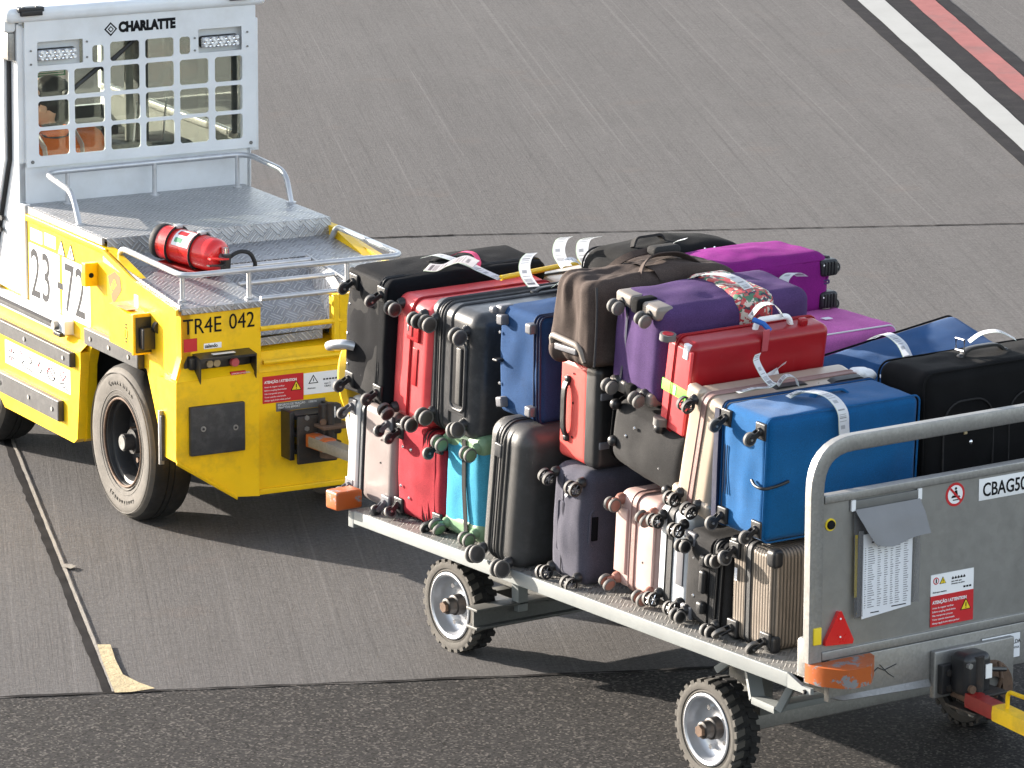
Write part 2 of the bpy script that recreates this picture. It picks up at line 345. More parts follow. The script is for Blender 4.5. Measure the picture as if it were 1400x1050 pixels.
# ------------------------------------------------------------ ground
def ground_mat(name,c,kind):
    m,nt,b=nodes(name); t=nt.nodes.new('ShaderNodeTexCoord'); r=nt.nodes.new('ShaderNodeMapping'); nt.links.new(t.outputs['Object'],r.inputs[0])
    r.inputs['Rotation'].default_value=(0,0,R(118.2)); rot=r.outputs[0]; o=t.outputs['Object']
    def sc(x,y):
        k=nt.nodes.new('ShaderNodeMapping'); nt.links.new(rot,k.inputs[0]); k.inputs['Scale'].default_value=(x,y,1); return k.outputs[0]
    big=ramp(nt,noi(nt,o,.45,6,.6),.3,.7); mid=ramp(nt,noi(nt,o,3,7,.65),.25,.75); fine=noi(nt,o,62,4,.85)
    if kind=='concrete':
        st=noi(nt,sc(.8,80),1,5,.7); st2=noi(nt,sc(.15,7),1,5,.7); st3=noi(nt,sc(7,110),1,3,.8)
        c0=mixc(nt,big,tuple(x*.86 for x in c),tuple(x*1.08 for x in c))
        wide=noi(nt,sc(.05,1.6),1,4,.6); c0=mixc(nt,math_(nt,'MULTIPLY',ramp(nt,wide,.42,.62),.30),c0,tuple(x*.66 for x in c)); pa=noi(nt,o,.22,4,.5); c0=mixc(nt,math_(nt,'MULTIPLY',ramp(nt,pa,.45,.60),.38),c0,tuple(x*.7 for x in c))
        c1=mixc(nt,math_(nt,'MULTIPLY',mid,.45),c0,tuple(x*.78 for x in c))
        c1=mixc(nt,math_(nt,'MULTIPLY',ramp(nt,st2,.5,.75),.3),c1,tuple(x*1.25 for x in c))
        c1=mixc(nt,math_(nt,'MULTIPLY',ramp(nt,st,.50,.34),.50),c1,tuple(x*.5 for x in c)); c1=mixc(nt,math_(nt,'MULTIPLY',ramp(nt,st3,.56,.70),.35),c1,tuple(x*1.5 for x in c))
        ln=noi(nt,sc(.09,26),1,2,.5); c1=mixc(nt,math_(nt,'MULTIPLY',ramp(nt,ln,.64,.70),.30),c1,tuple(x*.45 for x in c)); c1=mixc(nt,math_(nt,'MULTIPLY',ramp(nt,ln,.36,.31),.26),c1,tuple(x*1.7 for x in c))
        c1=mixc(nt,math_(nt,'MULTIPLY',ramp(nt,fine,.52,.62),.6),c1,tuple(x*1.45 for x in c))
        c1=mixc(nt,math_(nt,'MULTIPLY',ramp(nt,fine,.47,.36),.6),c1,tuple(x*.55 for x in c))
        rs=noi(nt,o,1.7,5,.6); c1=mixc(nt,math_(nt,'MULTIPLY',ramp(nt,rs,.60,.78),.35),c1,(c[0]*1.15,c[1]*.93,c[2]*.8))
        sp=noi(nt,o,14,4,.7); c1=mixc(nt,math_(nt,'MULTIPLY',ramp(nt,sp,.70,.74),.5),c1,tuple(x*.45 for x in c))
        cr=noi(nt,sc(30,12),1,5,.8); c1=mixc(nt,math_(nt,'MULTIPLY',ramp(nt,cr,.50,.36),.42),c1,tuple(x*.5 for x in c)); c1=mixc(nt,math_(nt,'MULTIPLY',ramp(nt,cr,.58,.72),.30),c1,tuple(x*1.45 for x in c))
        nt.links.new(c1,b.inputs['Base Color']); b.inputs['Roughness'].default_value=.9
        hc=math_(nt,'MULTIPLY',cr,.7); h=math_(nt,'ADD',math_(nt,'ADD',math_(nt,'ADD',hc,math_(nt,'MULTIPLY',st,.5)),math_(nt,'MULTIPLY',st3,.5)),math_(nt,'MULTIPLY',fine,.8)); bump(nt,b,h,.8,.0030); b.inputs['Specular IOR Level'].default_value=.08
    else:
        v=nt.nodes.new('ShaderNodeTexVoronoi'); nt.links.new(o,v.inputs['Vector']); v.inputs['Scale'].default_value=100
        g=nt.nodes.new('ShaderNodeRGBToBW'); nt.links.new(v.outputs['Color'],g.inputs[0])
        c0=mixc(nt,big,tuple(x*.85 for x in c),tuple(x*1.15 for x in c)); c0=mixc(nt,math_(nt,'MULTIPLY',mid,.4),c0,tuple(x*.7 for x in c))
        c0=mixc(nt,math_(nt,'MULTIPLY',ramp(nt,g.outputs[0],.66,.86),.75),c0,(c[0]*3.6,c[1]*3.4,c[2]*3.2))
        c0=mixc(nt,math_(nt,'MULTIPLY',ramp(nt,g.outputs[0],.36,.18),.8),c0,tuple(x*.35 for x in c))
        nt.links.new(c0,b.inputs['Base Color']); b.inputs['Roughness'].default_value=.85
        h=math_(nt,'ADD',math_(nt,'MULTIPLY',g.outputs[0],1.0),math_(nt,'MULTIPLY',fine,.5)); bump(nt,b,h,1.0,.005); b.inputs['Specular IOR Level'].default_value=.08
ground_mat('concrete',(.103,.098,.0965),'concrete'); ground_mat('asphalt',(.034,.0325,.032),'asphalt')
mat('crack',(.040,.038,.038),.98,var=.3,spec=.02); mat('sealant',(.34,.31,.27),.8,var=.2,bs=(60,.8,.004))
def strip(name,pts,mat_,z,**tg):
    g=G(); g.add([(p[0],p[1],z) for p in pts],[tuple(range(len(pts)))],mat_); return g.build(name,**tg)
gd=G(); gd.add([(-300,-300,0),(300,-300,0),(300,300,0),(-300,300,0)],[(0,1,2,3)],'concrete'); gd.build('ground',kind='structure')
def gp(px,py,z=0): return at(px,py,2,z)
def jag(a,b,w,n,amp,seed,side=0):
    rnd=random.Random(seed); d=(b-a); nn=V((-d.y,d.x,0)).normalized(); up=[];dn=[]
    for i in range(n+1):
        p=a+d*(i/n); up.append(p+nn*(w/2+rnd.uniform(-amp,amp))); dn.append(p-nn*(w/2+rnd.uniform(-amp,amp)))
    return up+dn[::-1]
a=gp(0,955);b=gp(850,920); d=(b-a).normalized(); n=V((-d.y,d.x,0))
A0=a-d*40; A1=a+d*60
rnd=random.Random(3); edge=[a+d*(-3+i*.12)+n*rnd.uniform(-.008,.008) for i in range(110)]
ap=[A0]+edge+[A1,A1-n*60,A0-n*60]
strip('asphalt_road',ap,'asphalt',.004,kind='structure')
strip('road_joint',jag(a-d*4,a+d*12,.022,160,.008,4),'crack',.008,kind='structure')
# slab joint behind the carts, and the sealed joint lower left
p=gp(380,330);q=gp(620,322);strip('slab_joint',jag(p,q,.028,40,.007,5),'crack',.004,kind='structure')
p=gp(612,322);q=gp(1600,302);strip('slab_joint',jag(p,q,.018,120,.006,6),'crack',.004,kind='structure')
p=gp(-100,330);q=gp(-30,300)
ja=gp(-30,470);jb=gp(15,608);jc=gp(84.5,780);jd=gp(152,948)
for i,(s,e) in enumerate(((ja,jb),(jb,jc),(jc,jd))):
    dd=(e-s).normalized(); nn=V((-dd.y,dd.x,0))
    strip('slab_joint',jag(s-nn*.014,e-nn*.014,.038,30,.005,11+i),'crack',.004,kind='structure')
    strip('joint_sealant',jag(s+nn*.012,e+nn*.012,.015,30,.0015,21+i),'sealant',.008,kind='structure')
c0=gp(88,778); strip('joint_sealant',[c0+V((math.cos(t)*.035*random.uniform(.6,1.1)+.02,math.sin(t)*.05*random.uniform(.6,1.1),0)) for t in [k*math.pi/6 for k in range(12)]],'sealant',.012,kind='structure')
strip('joint_sealant',[gp(*p) for p in ((133,884),(151,884),(158,905),(168,925),(190,936),(212,944),(180,949),(157,950),(148,928),(139,904))],'beige_seal',.010,kind='structure')
def band(name,x0,x1,y0,y1,m,z):   # x at photo row 0, y at photo column 1400
    pts=[]
    for (xx,yy) in ((x0,y0),(x1,y1)):
        p=gp(xx,0);q=gp(1400,yy);d=(q-p); pts.append((p-d*5,q+d*5))
    (a,b),(c,d)=pts; rn=random.Random(int(x0)); n=220
    e1=[a.lerp(b,i/n)+V((rn.uniform(-1,1)*.004,0,0)) for i in range(n+1)]; e2=[c.lerp(d,i/n)+V((rn.uniform(-1,1)*.004,0,0)) for i in range(n+1)]
    strip(name,e1+e2[::-1],m,z,kind='structure')
band('marking_border',1150,1297,228,86,'line_black',.004)
band('white_line',1171,1208,208,173,'line_white',.008)
band('red_line',1242,1277,139,107,'line_red',.008)
# ------------------------------------------------------------ world, sun, camera
SAZ,SEL=R(-65),R(15.5)      # direction the light travels, elevation
w=bpy.data.worlds.new('World'); bpy.context.scene.world=w; w.use_nodes=True; nt=w.node_tree
bg=nt.nodes['Background']; sk=nt.nodes.new('ShaderNodeTexSky'); sk.sky_type='NISHITA'; sk.sun_disc=False
sk.sun_elevation=SEL; toward=SAZ+math.pi; sk.sun_rotation=math.pi/2-toward; sk.air_density=1.0; sk.dust_density=1.2; sk.ozone_density=1.5
hs=nt.nodes.new('ShaderNodeHueSaturation'); hs.inputs['Saturation'].default_value=.5; nt.links.new(sk.outputs[0],hs.inputs['Color']); nt.links.new(hs.outputs[0],bg.inputs[0]); bg.inputs[1].default_value=.118
l=bpy.data.lights.new('sun','SUN'); l.energy=5; l.angle=R(.5); l.color=(1,.91,.80); lo=bpy.data.objects.new('sun',l); col.objects.link(lo)
ld=V((math.cos(SEL)*math.cos(SAZ),math.cos(SEL)*math.sin(SAZ),-math.sin(SEL))); lo.rotation_euler=ld.to_track_quat('-Z','Y').to_euler(); lo.location=(-5,20,10)
cd=bpy.data.cameras.new('camera'); cam=bpy.data.objects.new('camera',cd); col.objects.link(cam); cd.sensor_width=36; cd.lens=FPX/1400*36
cd.clip_end=2000; cd.clip_start=.5
cam.matrix_world=Matrix.Translation(CAM)@Matrix((( _r2.x,_u2.x,-_fw.x,0),(_r2.y,_u2.y,-_fw.y,0),(_r2.z,_u2.z,-_fw.z,0),(0,0,0,1)))
sc=bpy.context.scene; sc.camera=cam; sc.view_settings.view_transform='Standard'; sc.view_settings.look='None'; sc.view_settings.exposure=2.0
# ============================================================ TRACTOR (frame TR: x across, y forward, z up)
T=thing('baggage_tractor','yellow and white baggage tractor with a rear window grille, towing the loaded cart','tractor',TR)
ag=lambda px,py,ax,v: at(px,py,ax,v,1)
# --- yellow body
g=G()
side=[(1.74,1.262),(.80,1.255),(.45,1.170),(.0,1.120),(0,.80),(.10,.80),(.12,.42),(.20,.42),(.30,.62),(.38,.775),(.99,.775),(1.04,.66),(1.07,.30),(1.10,.28),(1.95,.28),(1.99,.31),(2.12,.60),(3.1,.60),(3.1,.86),(1.74,.86)]
g.prism(side,0,0,.045,'yellow'); g.prism([(a,b) for a,b in side],0,1.155,1.2,'yellow')
g.box(-.012,.0,.80,1.74,1.228,1.258,'yellow',.004)
g.quad((-.012,.80,1.228),(-.012,.80,1.255),(-.012,.45,1.172),(-.012,.45,1.145),-.012,'yellow')
g.quad((-.012,.45,1.145),(-.012,.45,1.172),(-.012,.0,1.122),(-.012,.0,1.095),-.012,'yellow')
g.build('body_panel',T)
g=G()  # lower skirt with ledge
g.prism([(1.08,.30),(1.12,.275),(1.95,.275),(2.0,.31),(2.13,.62),(2.13,.725),(1.03,.725),(1.03,.66)],0,-.045,0,'yellow')
g.quad((-.045,2.13,.725),(-.045,1.03,.725),(0,1.03,.765),(0,2.13,.765),.003,'yellow')
g.box(-.045,0,2.13,3.1,.60,.725,'yellow'); g.build('side_skirt',T)
g=G()
g.prism([(.0,1.119),(.395,1.122),(.395,.80),(-.03,.80),(-.0,.90)],1,0,.05,'yellow')
g.build('rear_plate',T)
g=G()  # lower left block with chamfered foot
face=[(-.055,.80),(.355,.815),(.355,.235),(.24,.245),(-.06,.44)]
g.prism(face,1,-.06,.12,'yellow'); g.quad((-.055,-.06,.80),(.355,-.06,.815),(.395,.0,.86),(-.0,.0,.85),.004,'yellow')
g.quad((-.055,-.058,.80),(-.055,-.058,.44),(-.012,.16,.44),(-.012,.16,.80),.01,'yellow')
g.quad((-.06,-.062,.44),(.24,-.062,.245),(.24,-.068,.255),(-.06,-.068,.45),.02,'yellow')
g.build('rear_block',T)
g=G()
g.prism([(.355,.25),(.83,.235),(.83,.80),(.355,.80)],1,-.035,.10,'yellow')
g.quad((.36,-.035,.80),(.83,-.035,.80),(.83,.03,.88),(.36,.03,.88),.004,'yellow')
g.quad((.36,.03,.88),(.83,.03,.88),(.83,.13,.905),(.36,.13,.905),.004,'yellow')
g.box(.36,.83,.10,.30,.30,.90,'yellow'); g.box(.36,.83,-.05,-.03,.235,.262,'yellow',.006)
g.tube([(.392,.0,.995),(.80,.0,.995)],.012,'yellow',8); g.tube([(.392,-.03,.845),(.80,-.03,.845)],.011,'yellow',8)
g.build('rear_crossmember',T)
g=G(); g.prism([(.79,.24),(1.2,.24),(1.2,1.115),(.79,1.115)],1,-.01,.10,'yellow'); g.box(.76,.79,-.012,.02,.24,1.115,'yellow',.006)
g.build('rear_pillar',T)
g=G(); g.box(.26,.94,.2,3.0,.32,.80,'interior_dark'); g.box(.05,1.15,1.15,1.8,.34,.80,'interior_dark'); g.box(.05,.39,.1,.98,.82,1.06,'interior_dark'); g.box(.91,1.15,.1,.98,.82,1.06,'interior_dark'); g.build('chassis',T)
# --- tread plate decks
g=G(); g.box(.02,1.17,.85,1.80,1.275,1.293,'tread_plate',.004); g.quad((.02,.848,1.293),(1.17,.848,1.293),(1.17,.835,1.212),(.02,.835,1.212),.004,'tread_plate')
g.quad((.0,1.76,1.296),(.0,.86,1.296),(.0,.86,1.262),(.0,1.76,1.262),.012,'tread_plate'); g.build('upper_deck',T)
def dz(y): return 1.128+(1.212-1.128)*y/.84
g=G()
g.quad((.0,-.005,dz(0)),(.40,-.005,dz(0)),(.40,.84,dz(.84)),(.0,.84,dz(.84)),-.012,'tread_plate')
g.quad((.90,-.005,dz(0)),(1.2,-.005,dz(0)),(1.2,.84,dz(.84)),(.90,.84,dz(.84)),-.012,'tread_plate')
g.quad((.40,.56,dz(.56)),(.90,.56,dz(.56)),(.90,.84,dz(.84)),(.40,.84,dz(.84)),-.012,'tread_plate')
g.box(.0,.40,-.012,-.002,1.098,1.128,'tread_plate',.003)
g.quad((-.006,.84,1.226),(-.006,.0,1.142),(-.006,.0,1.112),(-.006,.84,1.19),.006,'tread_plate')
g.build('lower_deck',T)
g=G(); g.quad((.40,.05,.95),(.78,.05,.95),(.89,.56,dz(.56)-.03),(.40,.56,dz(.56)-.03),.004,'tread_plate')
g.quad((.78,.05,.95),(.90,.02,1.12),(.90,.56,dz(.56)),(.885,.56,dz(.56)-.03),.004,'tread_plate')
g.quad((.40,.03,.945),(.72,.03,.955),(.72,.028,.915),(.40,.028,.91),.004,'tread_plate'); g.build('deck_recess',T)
g=G()
for y in (.50,.25,.02): g.tube([(.405,y,dz(y)+.0),(.89,y,dz(y)+.0)],.012,'steel_tube',10)
g.tube([(.902,.04,dz(.04)+.004),(.902,.56,dz(.56)+.004)],.006,'steel_tube',6); g.build('deck_rung',T)
# --- hand rails
g=G(); z=1.452
g.tube([(.045,1.22,1.293),(.045,1.30,z-.02),(.085,1.72,z),(1.16,1.735,z),(1.165,1.32,z-.02),(1.16,1.25,1.293)],.0135,'steel_tube',12,fil=.09)
for x in (.205,.66,1.10): g.tube([(x,1.725,1.293),(x,1.725,z)],.011,'steel_tube'); g.cyl((x,1.725,1.293),(x,1.725,1.298),.022,'steel_tube')
for x,y in((.045,1.22),(1.16,1.25)): g.cyl((x,y,1.293),(x,y,1.298),.024,'steel_tube')
g.build('upper_handrail',T)
g=G(); z=1.262
g.tube([(.05,.78,dz(.78)),(.025,.70,z+.015),(.035,.055,z),(1.13,.02,z),(1.135,.72,z+.01),(1.135,.77,dz(.77))],.0135,'steel_tube',12,fil=.07)
for x,y in ((.055,.10),(.36,.045),(.85,.035),(1.12,.12)): g.tube([(x,y,dz(y)),(x,y,z)],.011,'steel_tube'); g.cyl((x,y,dz(y)),(x,y,dz(y)+.006),.02,'steel_tube')
g.build('rear_handrail',T)
g=G(); g.prism([(.86,1.23),(.10,1.15),(.10,1.10),(.86,1.15)],0,1.2,1.23,'yellow_clean'); g.build('deck_side_rail',T)
# --- bumper rubbers and side rail
def bumper(y0,y1,z0,z1,bolts,x=0,th=.035):
    g=G(); g.box(x-th,x,y0,y1,z0,z1,'bumper_black',.004); g.box(x-th-.001,x-th+.006,y0+.006,y1-.006,z0+.004,z1-.004,'bumper_black')
    o=g.build('rubber_bumper',T)
    for y in bolts: b=G(); b.cyl((x-th,y,(z0+z1)/2),(x-th-.006,y,(z0+z1)/2),.011,'galv',seg=12); b.build('bolt',o)
    return o
bumper(.40,1.01,.772,.85,(.50,.72,.93)); bumper(1.085,3.0,.645,.715,(1.16,1.62,2.1),-.045,.03); bumper(1.23,1.99,.355,.455,(1.30,1.58,1.93),-.045,.03)
g=G(); g.box(-.05,-.0,1.20,2.9,.775,.842,'white_paint',.004); g.box(-.062,-.048,1.30,2.9,.79,.818,'bumper_black',.003); g.box(-.066,-.05,1.33,2.9,.812,.822,'ink_grey',.002)
g.cyl((-.05,1.28,.81),(-.075,1.28,.81),.022,'galv',seg=12); g.box(-.07,-.04,1.21,1.29,.765,.785,'black_plastic',.003)
g.box(-.055,-.02,2.08,2.13,.83,.875,'galv',.003); g.build('sliding_door_rail',T)
g=G(); g.box(-.105,0,.885,.893,1.06,1.175,'yellow',.002)
g.v=[];g.f=[];g.m=[];g.mi=[];g.uv=[]
g.box(-.065,.0,.912,.955,1.062,1.172,'yellow',.004); g.cyl((-.035,.912,1.115),(-.035,.908,1.115),.012,'ink',seg=12); g.build('side_bracket',T)
# tail lamp housing on the side
g=G(); hx=-.085
g.prism([(.60,.87),(.60,1.05),(.345,1.035),(.345,.865)],0,hx,0,'yellow'); g.box(hx-.002,-.0,.33,.348,.855,1.045,'yellow',.003)
o=g.build('lamp_housing',T)
g=G(); g.box(hx+.01,.04,.322,.329,.865,1.03,'black_plastic',.002); g.box(-.06,.03,.28,.323,.885,.985,'black_plastic',.008)
g.cyl((.01,.28,.99),(.01,.25,.99),.028,'black_plastic'); g.build('tail_lamp',o)
g=G()
for z_ in(.90,.915,.965,.98): g.box(hx-.0015,hx,.40,.42,z_,z_+.008,'ink')
for z_ in(.93,): 
    for y_ in(.395,.42): g.box(hx-.0015,hx,y_,y_+.005,z_-.005,z_+.028,'ink')
g.box(-.075,-.02,.42,.55,1.046,1.048,'orange_dim'); g.build('lamp_decal',o)
# --- stickers and lettering
def sticker(name,mk,par=T,**tg):
    g=G(); mk(g); return g.build(name,par,**tg)
def p237(g):
    x=-.0015
    g.box(x,0,1.36,1.72,.845,1.125,'white_plain'); g.box(x,0,1.005,1.325,.845,1.125,'white_plain')
    g.text('23',face_x(1.71,.872,x),.335,'ink_grey',.0006,sx=.76,bold=.0012); g.text('-',face_x(1.388,.925,x-.001),.25,'ink_grey',.0006,sx=.9,bold=.004); g.text('72',face_x(1.312,.872,x),.335,'ink_grey',.0006,sx=.76,bold=.0012)
    g.box(x,0,1.56,1.70,1.14,1.20,'white_plain'); g.box(x,0,1.40,1.535,1.145,1.205,'white_plain')
    for y in (1.63,1.47): g.prism([(y+.025,1.155),(y-.025,1.155),(y,1.185)],0,x-.0012,x,'ink_grey'); g.prism([(y+.018,1.159),(y-.018,1.159),(y,1.180)],0,x-.0024,x,'white_plain')
    for y in (1.33,1.22):
        g.prism([(y+.045,1.13),(y-.045,1.13),(y,1.205)],0,x-.0012,x,'ink_grey'); g.prism([(y+.037,1.135),(y-.037,1.135),(y,1.195)],0,x-.0024,x,'white_plain')
    g.box(x-.004,x,1.325,1.317,1.145,1.17,'ink'); g.box(x-.004,x,1.222,1.215,1.145,1.175,'ink')
sticker('number_plate_decal',p237)
def pict(g):
    x=-.0465; g.box(x,-.045,1.15,1.93,.50,.615,'white_plain')
    for k in range(8):
        a=k*math.pi/4; c=V((x-.001,1.85,.555)); d=V((0,math.cos(a)*1.6,math.sin(a))); g.tube([c+d*.012,c+d*.03],.003,'ink_grey' if k%2 else 'pinkred',6)
    def ln(pts,c='ink_grey'): g.tube([V((x-.001,a,b)) for a,b in pts],.003,c,6)
    ln([(1.70,.585),(1.62,.585),(1.60,.57),(1.62,.555),(1.70,.555),(1.72,.54),(1.70,.525),(1.62,.525),(1.60,.515)]); ln([(1.74,.595),(1.72,.58)],'pinkred')
    ln([(1.50,.59),(1.53,.56),(1.48,.555),(1.51,.53)]); ln([(1.55,.57),(1.40,.56)],'pinkred')
    ln([(1.37+.03*math.cos(t)*1.5,.555+.03*math.sin(t)) for t in [k*.35 for k in range(19)]]); ln([(1.40,.58),(1.34,.54)],'pinkred')
    ln([(1.25,.585),(1.22,.595),(1.20,.58),(1.235,.55),(1.27,.58),(1.25,.585)],'pinkred'); ln([(1.27,.53),(1.22,.54),(1.20,.53),(1.23,.52),(1.18,.515)])
sticker('pictogram_decal',pict)
def tagm(g):
    x=-.0015
    g.prism([(.80,1.13),(.72,1.165),(.66,1.15),(.645,1.09),(.70,1.04),(.745,1.0),(.77,1.06)],0,x,0,'orange_dim'); g.text('24/2',face_x(.765,1.05,x-.0004)@Matrix.Rotation(.7,4,'Z'),.05,'yellow_sign',.0003)
sticker('orange_decal',tagm); sticker('white_decal',lambda g:g.box(-.0015,0,.462,.505,1.03,1.10,'white_plain'))
def tr4(g):
    g.text('TR4E',face_y(.008,1.005,-.0015),.102,'ink',.0008,sx=.86)
sticker('fleet_number_lettering',tr4)
def tr5(g):
    g.text('042',face_y(.235,1.01,-.0015),.102,'ink',.0008,sx=.86)
sticker('fleet_number_lettering',tr5)
def redsq(g): g.box(.012,.078,-.002,0,.925,.985,'red_sign')
sticker('red_decal',redsq)
def zal(g):
    g.rbox((.155,-.001,.943),(.088,.002,.026),.0009,'white_plain',1,(1,1,1)); g.text('zalando',face_y(.116,.936,-.0022),.023,'ink',.0006,sx=.9,bold=.0006)
sticker('company_sticker',zal)
def triw(g,x,z,s,y):
    g.prism([(x-s,z),(x+s,z),(x,z+1.7*s)],1,y-.0012,y,'ink'); k=s*.80; g.prism([(x-k,z+.12*s),(x+k,z+.12*s),(x,z+1.47*s)],1,y-.002,y,'yellow_sign'); g.box(x-.08*s,x+.08*s,y-.0028,y,z+.5*s,z+1.05*s,'ink'); g.box(x-.08*s,x+.08*s,y-.0028,y,z+.25*s,z+.38*s,'ink')
def warn(g,x,z,y,w=.212,h=.125):
    g.box(x,x+w,y-.002,y,z,z+h,'red_sign'); g.text('ATENÇÃO / ATTENTION',face_y(x+.008*w/.2,z+h*.74,y-.003),.0165*w/.2,'white_plain',.0005,sx=.86,bold=.0005)
    for k in range(5): g.text(('Antes de engatar verificar','Before coupling check brake','Não transportar pessoas','Travar quando estacionado','Always apply brake when parked')[k],face_y(x+.008,z+h*(.58-.125*k),y-.003),.0095*w/.2,'white_plain',.0004)
    triw(g,x+w*.82,z+h*.38,h*.22,y-.002)
sticker('warning_sign',lambda g:(warn(g,.385,.655,-.035,.205,.125),))
def wht(g):
    y=-.035; g.box(.592,.77,y-.002,y,.675,.775,'white_plain'); g.prism([(.615,.725),(.665,.725),(.64,.765)],1,y-.0035,y,'ink'); g.prism([(.622,.729),(.658,.729),(.64,.757)],1,y-.0045,y,'white_plain'); g.box(.638,.642,y-.0055,y,.735,.748,'ink')
    for k in range(5): g.box(.69+.015*k,.70+.015*k,y-.0035,y,.735,.742,'ink_grey')
    g.text('max 5\nCBAG',face_y(.695,.715,y-.003),.013,'ink_grey',.0004); g.text('Atencao',face_y(.61,.70,y-.003),.012,'ink_grey',.0004)
sticker('coupling_notice',wht)
def lab(g):
    y=-.035; g.box(.452,.70,y-.002,y,.612,.652,'steel_label'); g.text('ESFORÇO DE TRAÇÃO    1500 N\nTRACTIVE EFFORT',face_y(.46,.637,y-.003),.0135,'white_plain',.0004)
sticker('traction_label',lab)
sticker('red_strip_label',lambda g:(g.box(.215,.29,-.0635,-.0515,.812,.826,'red_sign'),g.text('ATENÇÃO ATTENTION',face_y(.218,.815,-.0645),.0085,'white_plain',.0004)))
# control box on the rear plate
g=G(); g.box(.03,.33,-.028,-.002,.845,.90,'black_paint',.006); g.prism([(.012,.87),(.03,.905),(.33,.905),(.35,.895),(.35,.85),(.33,.83),(.03,.83),(.012,.85)],1,-.006,0,'black_paint')
g.prism([(.0,.915),(-.085,.905),(-.085,.895),(.0,.91)],0,.055,.335,'black_paint')
for x in (.055,.331): g.prism([(0,.91),(-.085,.903),(-.08,.79),(-.02,.84),(0,.845)],0,x,x+.004,'black_paint')
o=g.build('control_box',T)
for x in (.125,.16): g=G(); g.cyl((x,-.028,.868),(x,-.036,.868),.017,'amber'); g.build('push_button',o)
g=G(); g.cyl((.24,-.028,.868),(.24,-.045,.868),.014,'grey_plastic'); g.cyl((.24,-.045,.868),(.24,-.06,.868),.022,'pinkred',.019); g.build('emergency_button',o)
g=G(); g.box(.13,.24,-.062,-.038,.914,.9165,'white_plain'); g.box(.215,.25,-.03,-.0275,.892,.9,'red_sign'); g.build('label_strip',o)
g=G(); g.box(.005,.275,-.085,-.058,.462,.688,'bumper_black',.006)
o=g.build('rear_rubber_pad',T)
for x,z_ in ((.065,.585),(.225,.575)): g=G(); g.cyl((x,-.085,z_),(x,-.089,z_),.013,'galv',seg=12); g.cyl((x,-.089,z_),(x,-.091,z_),.006,'ink_grey',seg=8); g.build('bolt',o)
g=G(); g.box(-.075,-.045,.06,.085,.42,.63,'bumper_black',.005); g.box(-.078,-.055,.075,.09,.40,.65,'galv',.002); g.build('rubber_bumper',T)
# coupling
g=G(); g.box(.475,.50,-.13,-.035,.40,.625,'black_paint',.004); g.box(.50,.70,-.16,-.145,.385,.605,'dark_steel',.005); g.box(.68,.70,-.145,-.035,.40,.64,'black_paint',.003)
for z_ in(.43,.51,.59): g.box(.50,.68,-.14,-.036,z_,z_+.02,'black_paint')
for z_ in(.55,.60): g.cyl((.545,-.16,z_),(.545,-.167,z_),.012,'steel_label',seg=6)
g.box(.60,.70,-.21,-.16,.52,.66,'dark_steel',.01); g.box(.58,.73,-.26,-.16,.555,.57,'rust',.004); g.cyl((.64,-.21,.42),(.64,-.21,.49),.05,'rust'); g.cyl((.64,-.21,.46),(.64,-.21,.67),.018,'dark_steel')
g.tube([(.68,-.2,.62),(.75,-.22,.60)],.009,'black_paint',8); g.cyl((.60,-.212,.585),(.60,-.222,.585),.015,'rust',seg=12); g.box(.635,.665,-.213,-.209,.60,.65,'lens_white',.001)
g.build('tow_hitch',T)
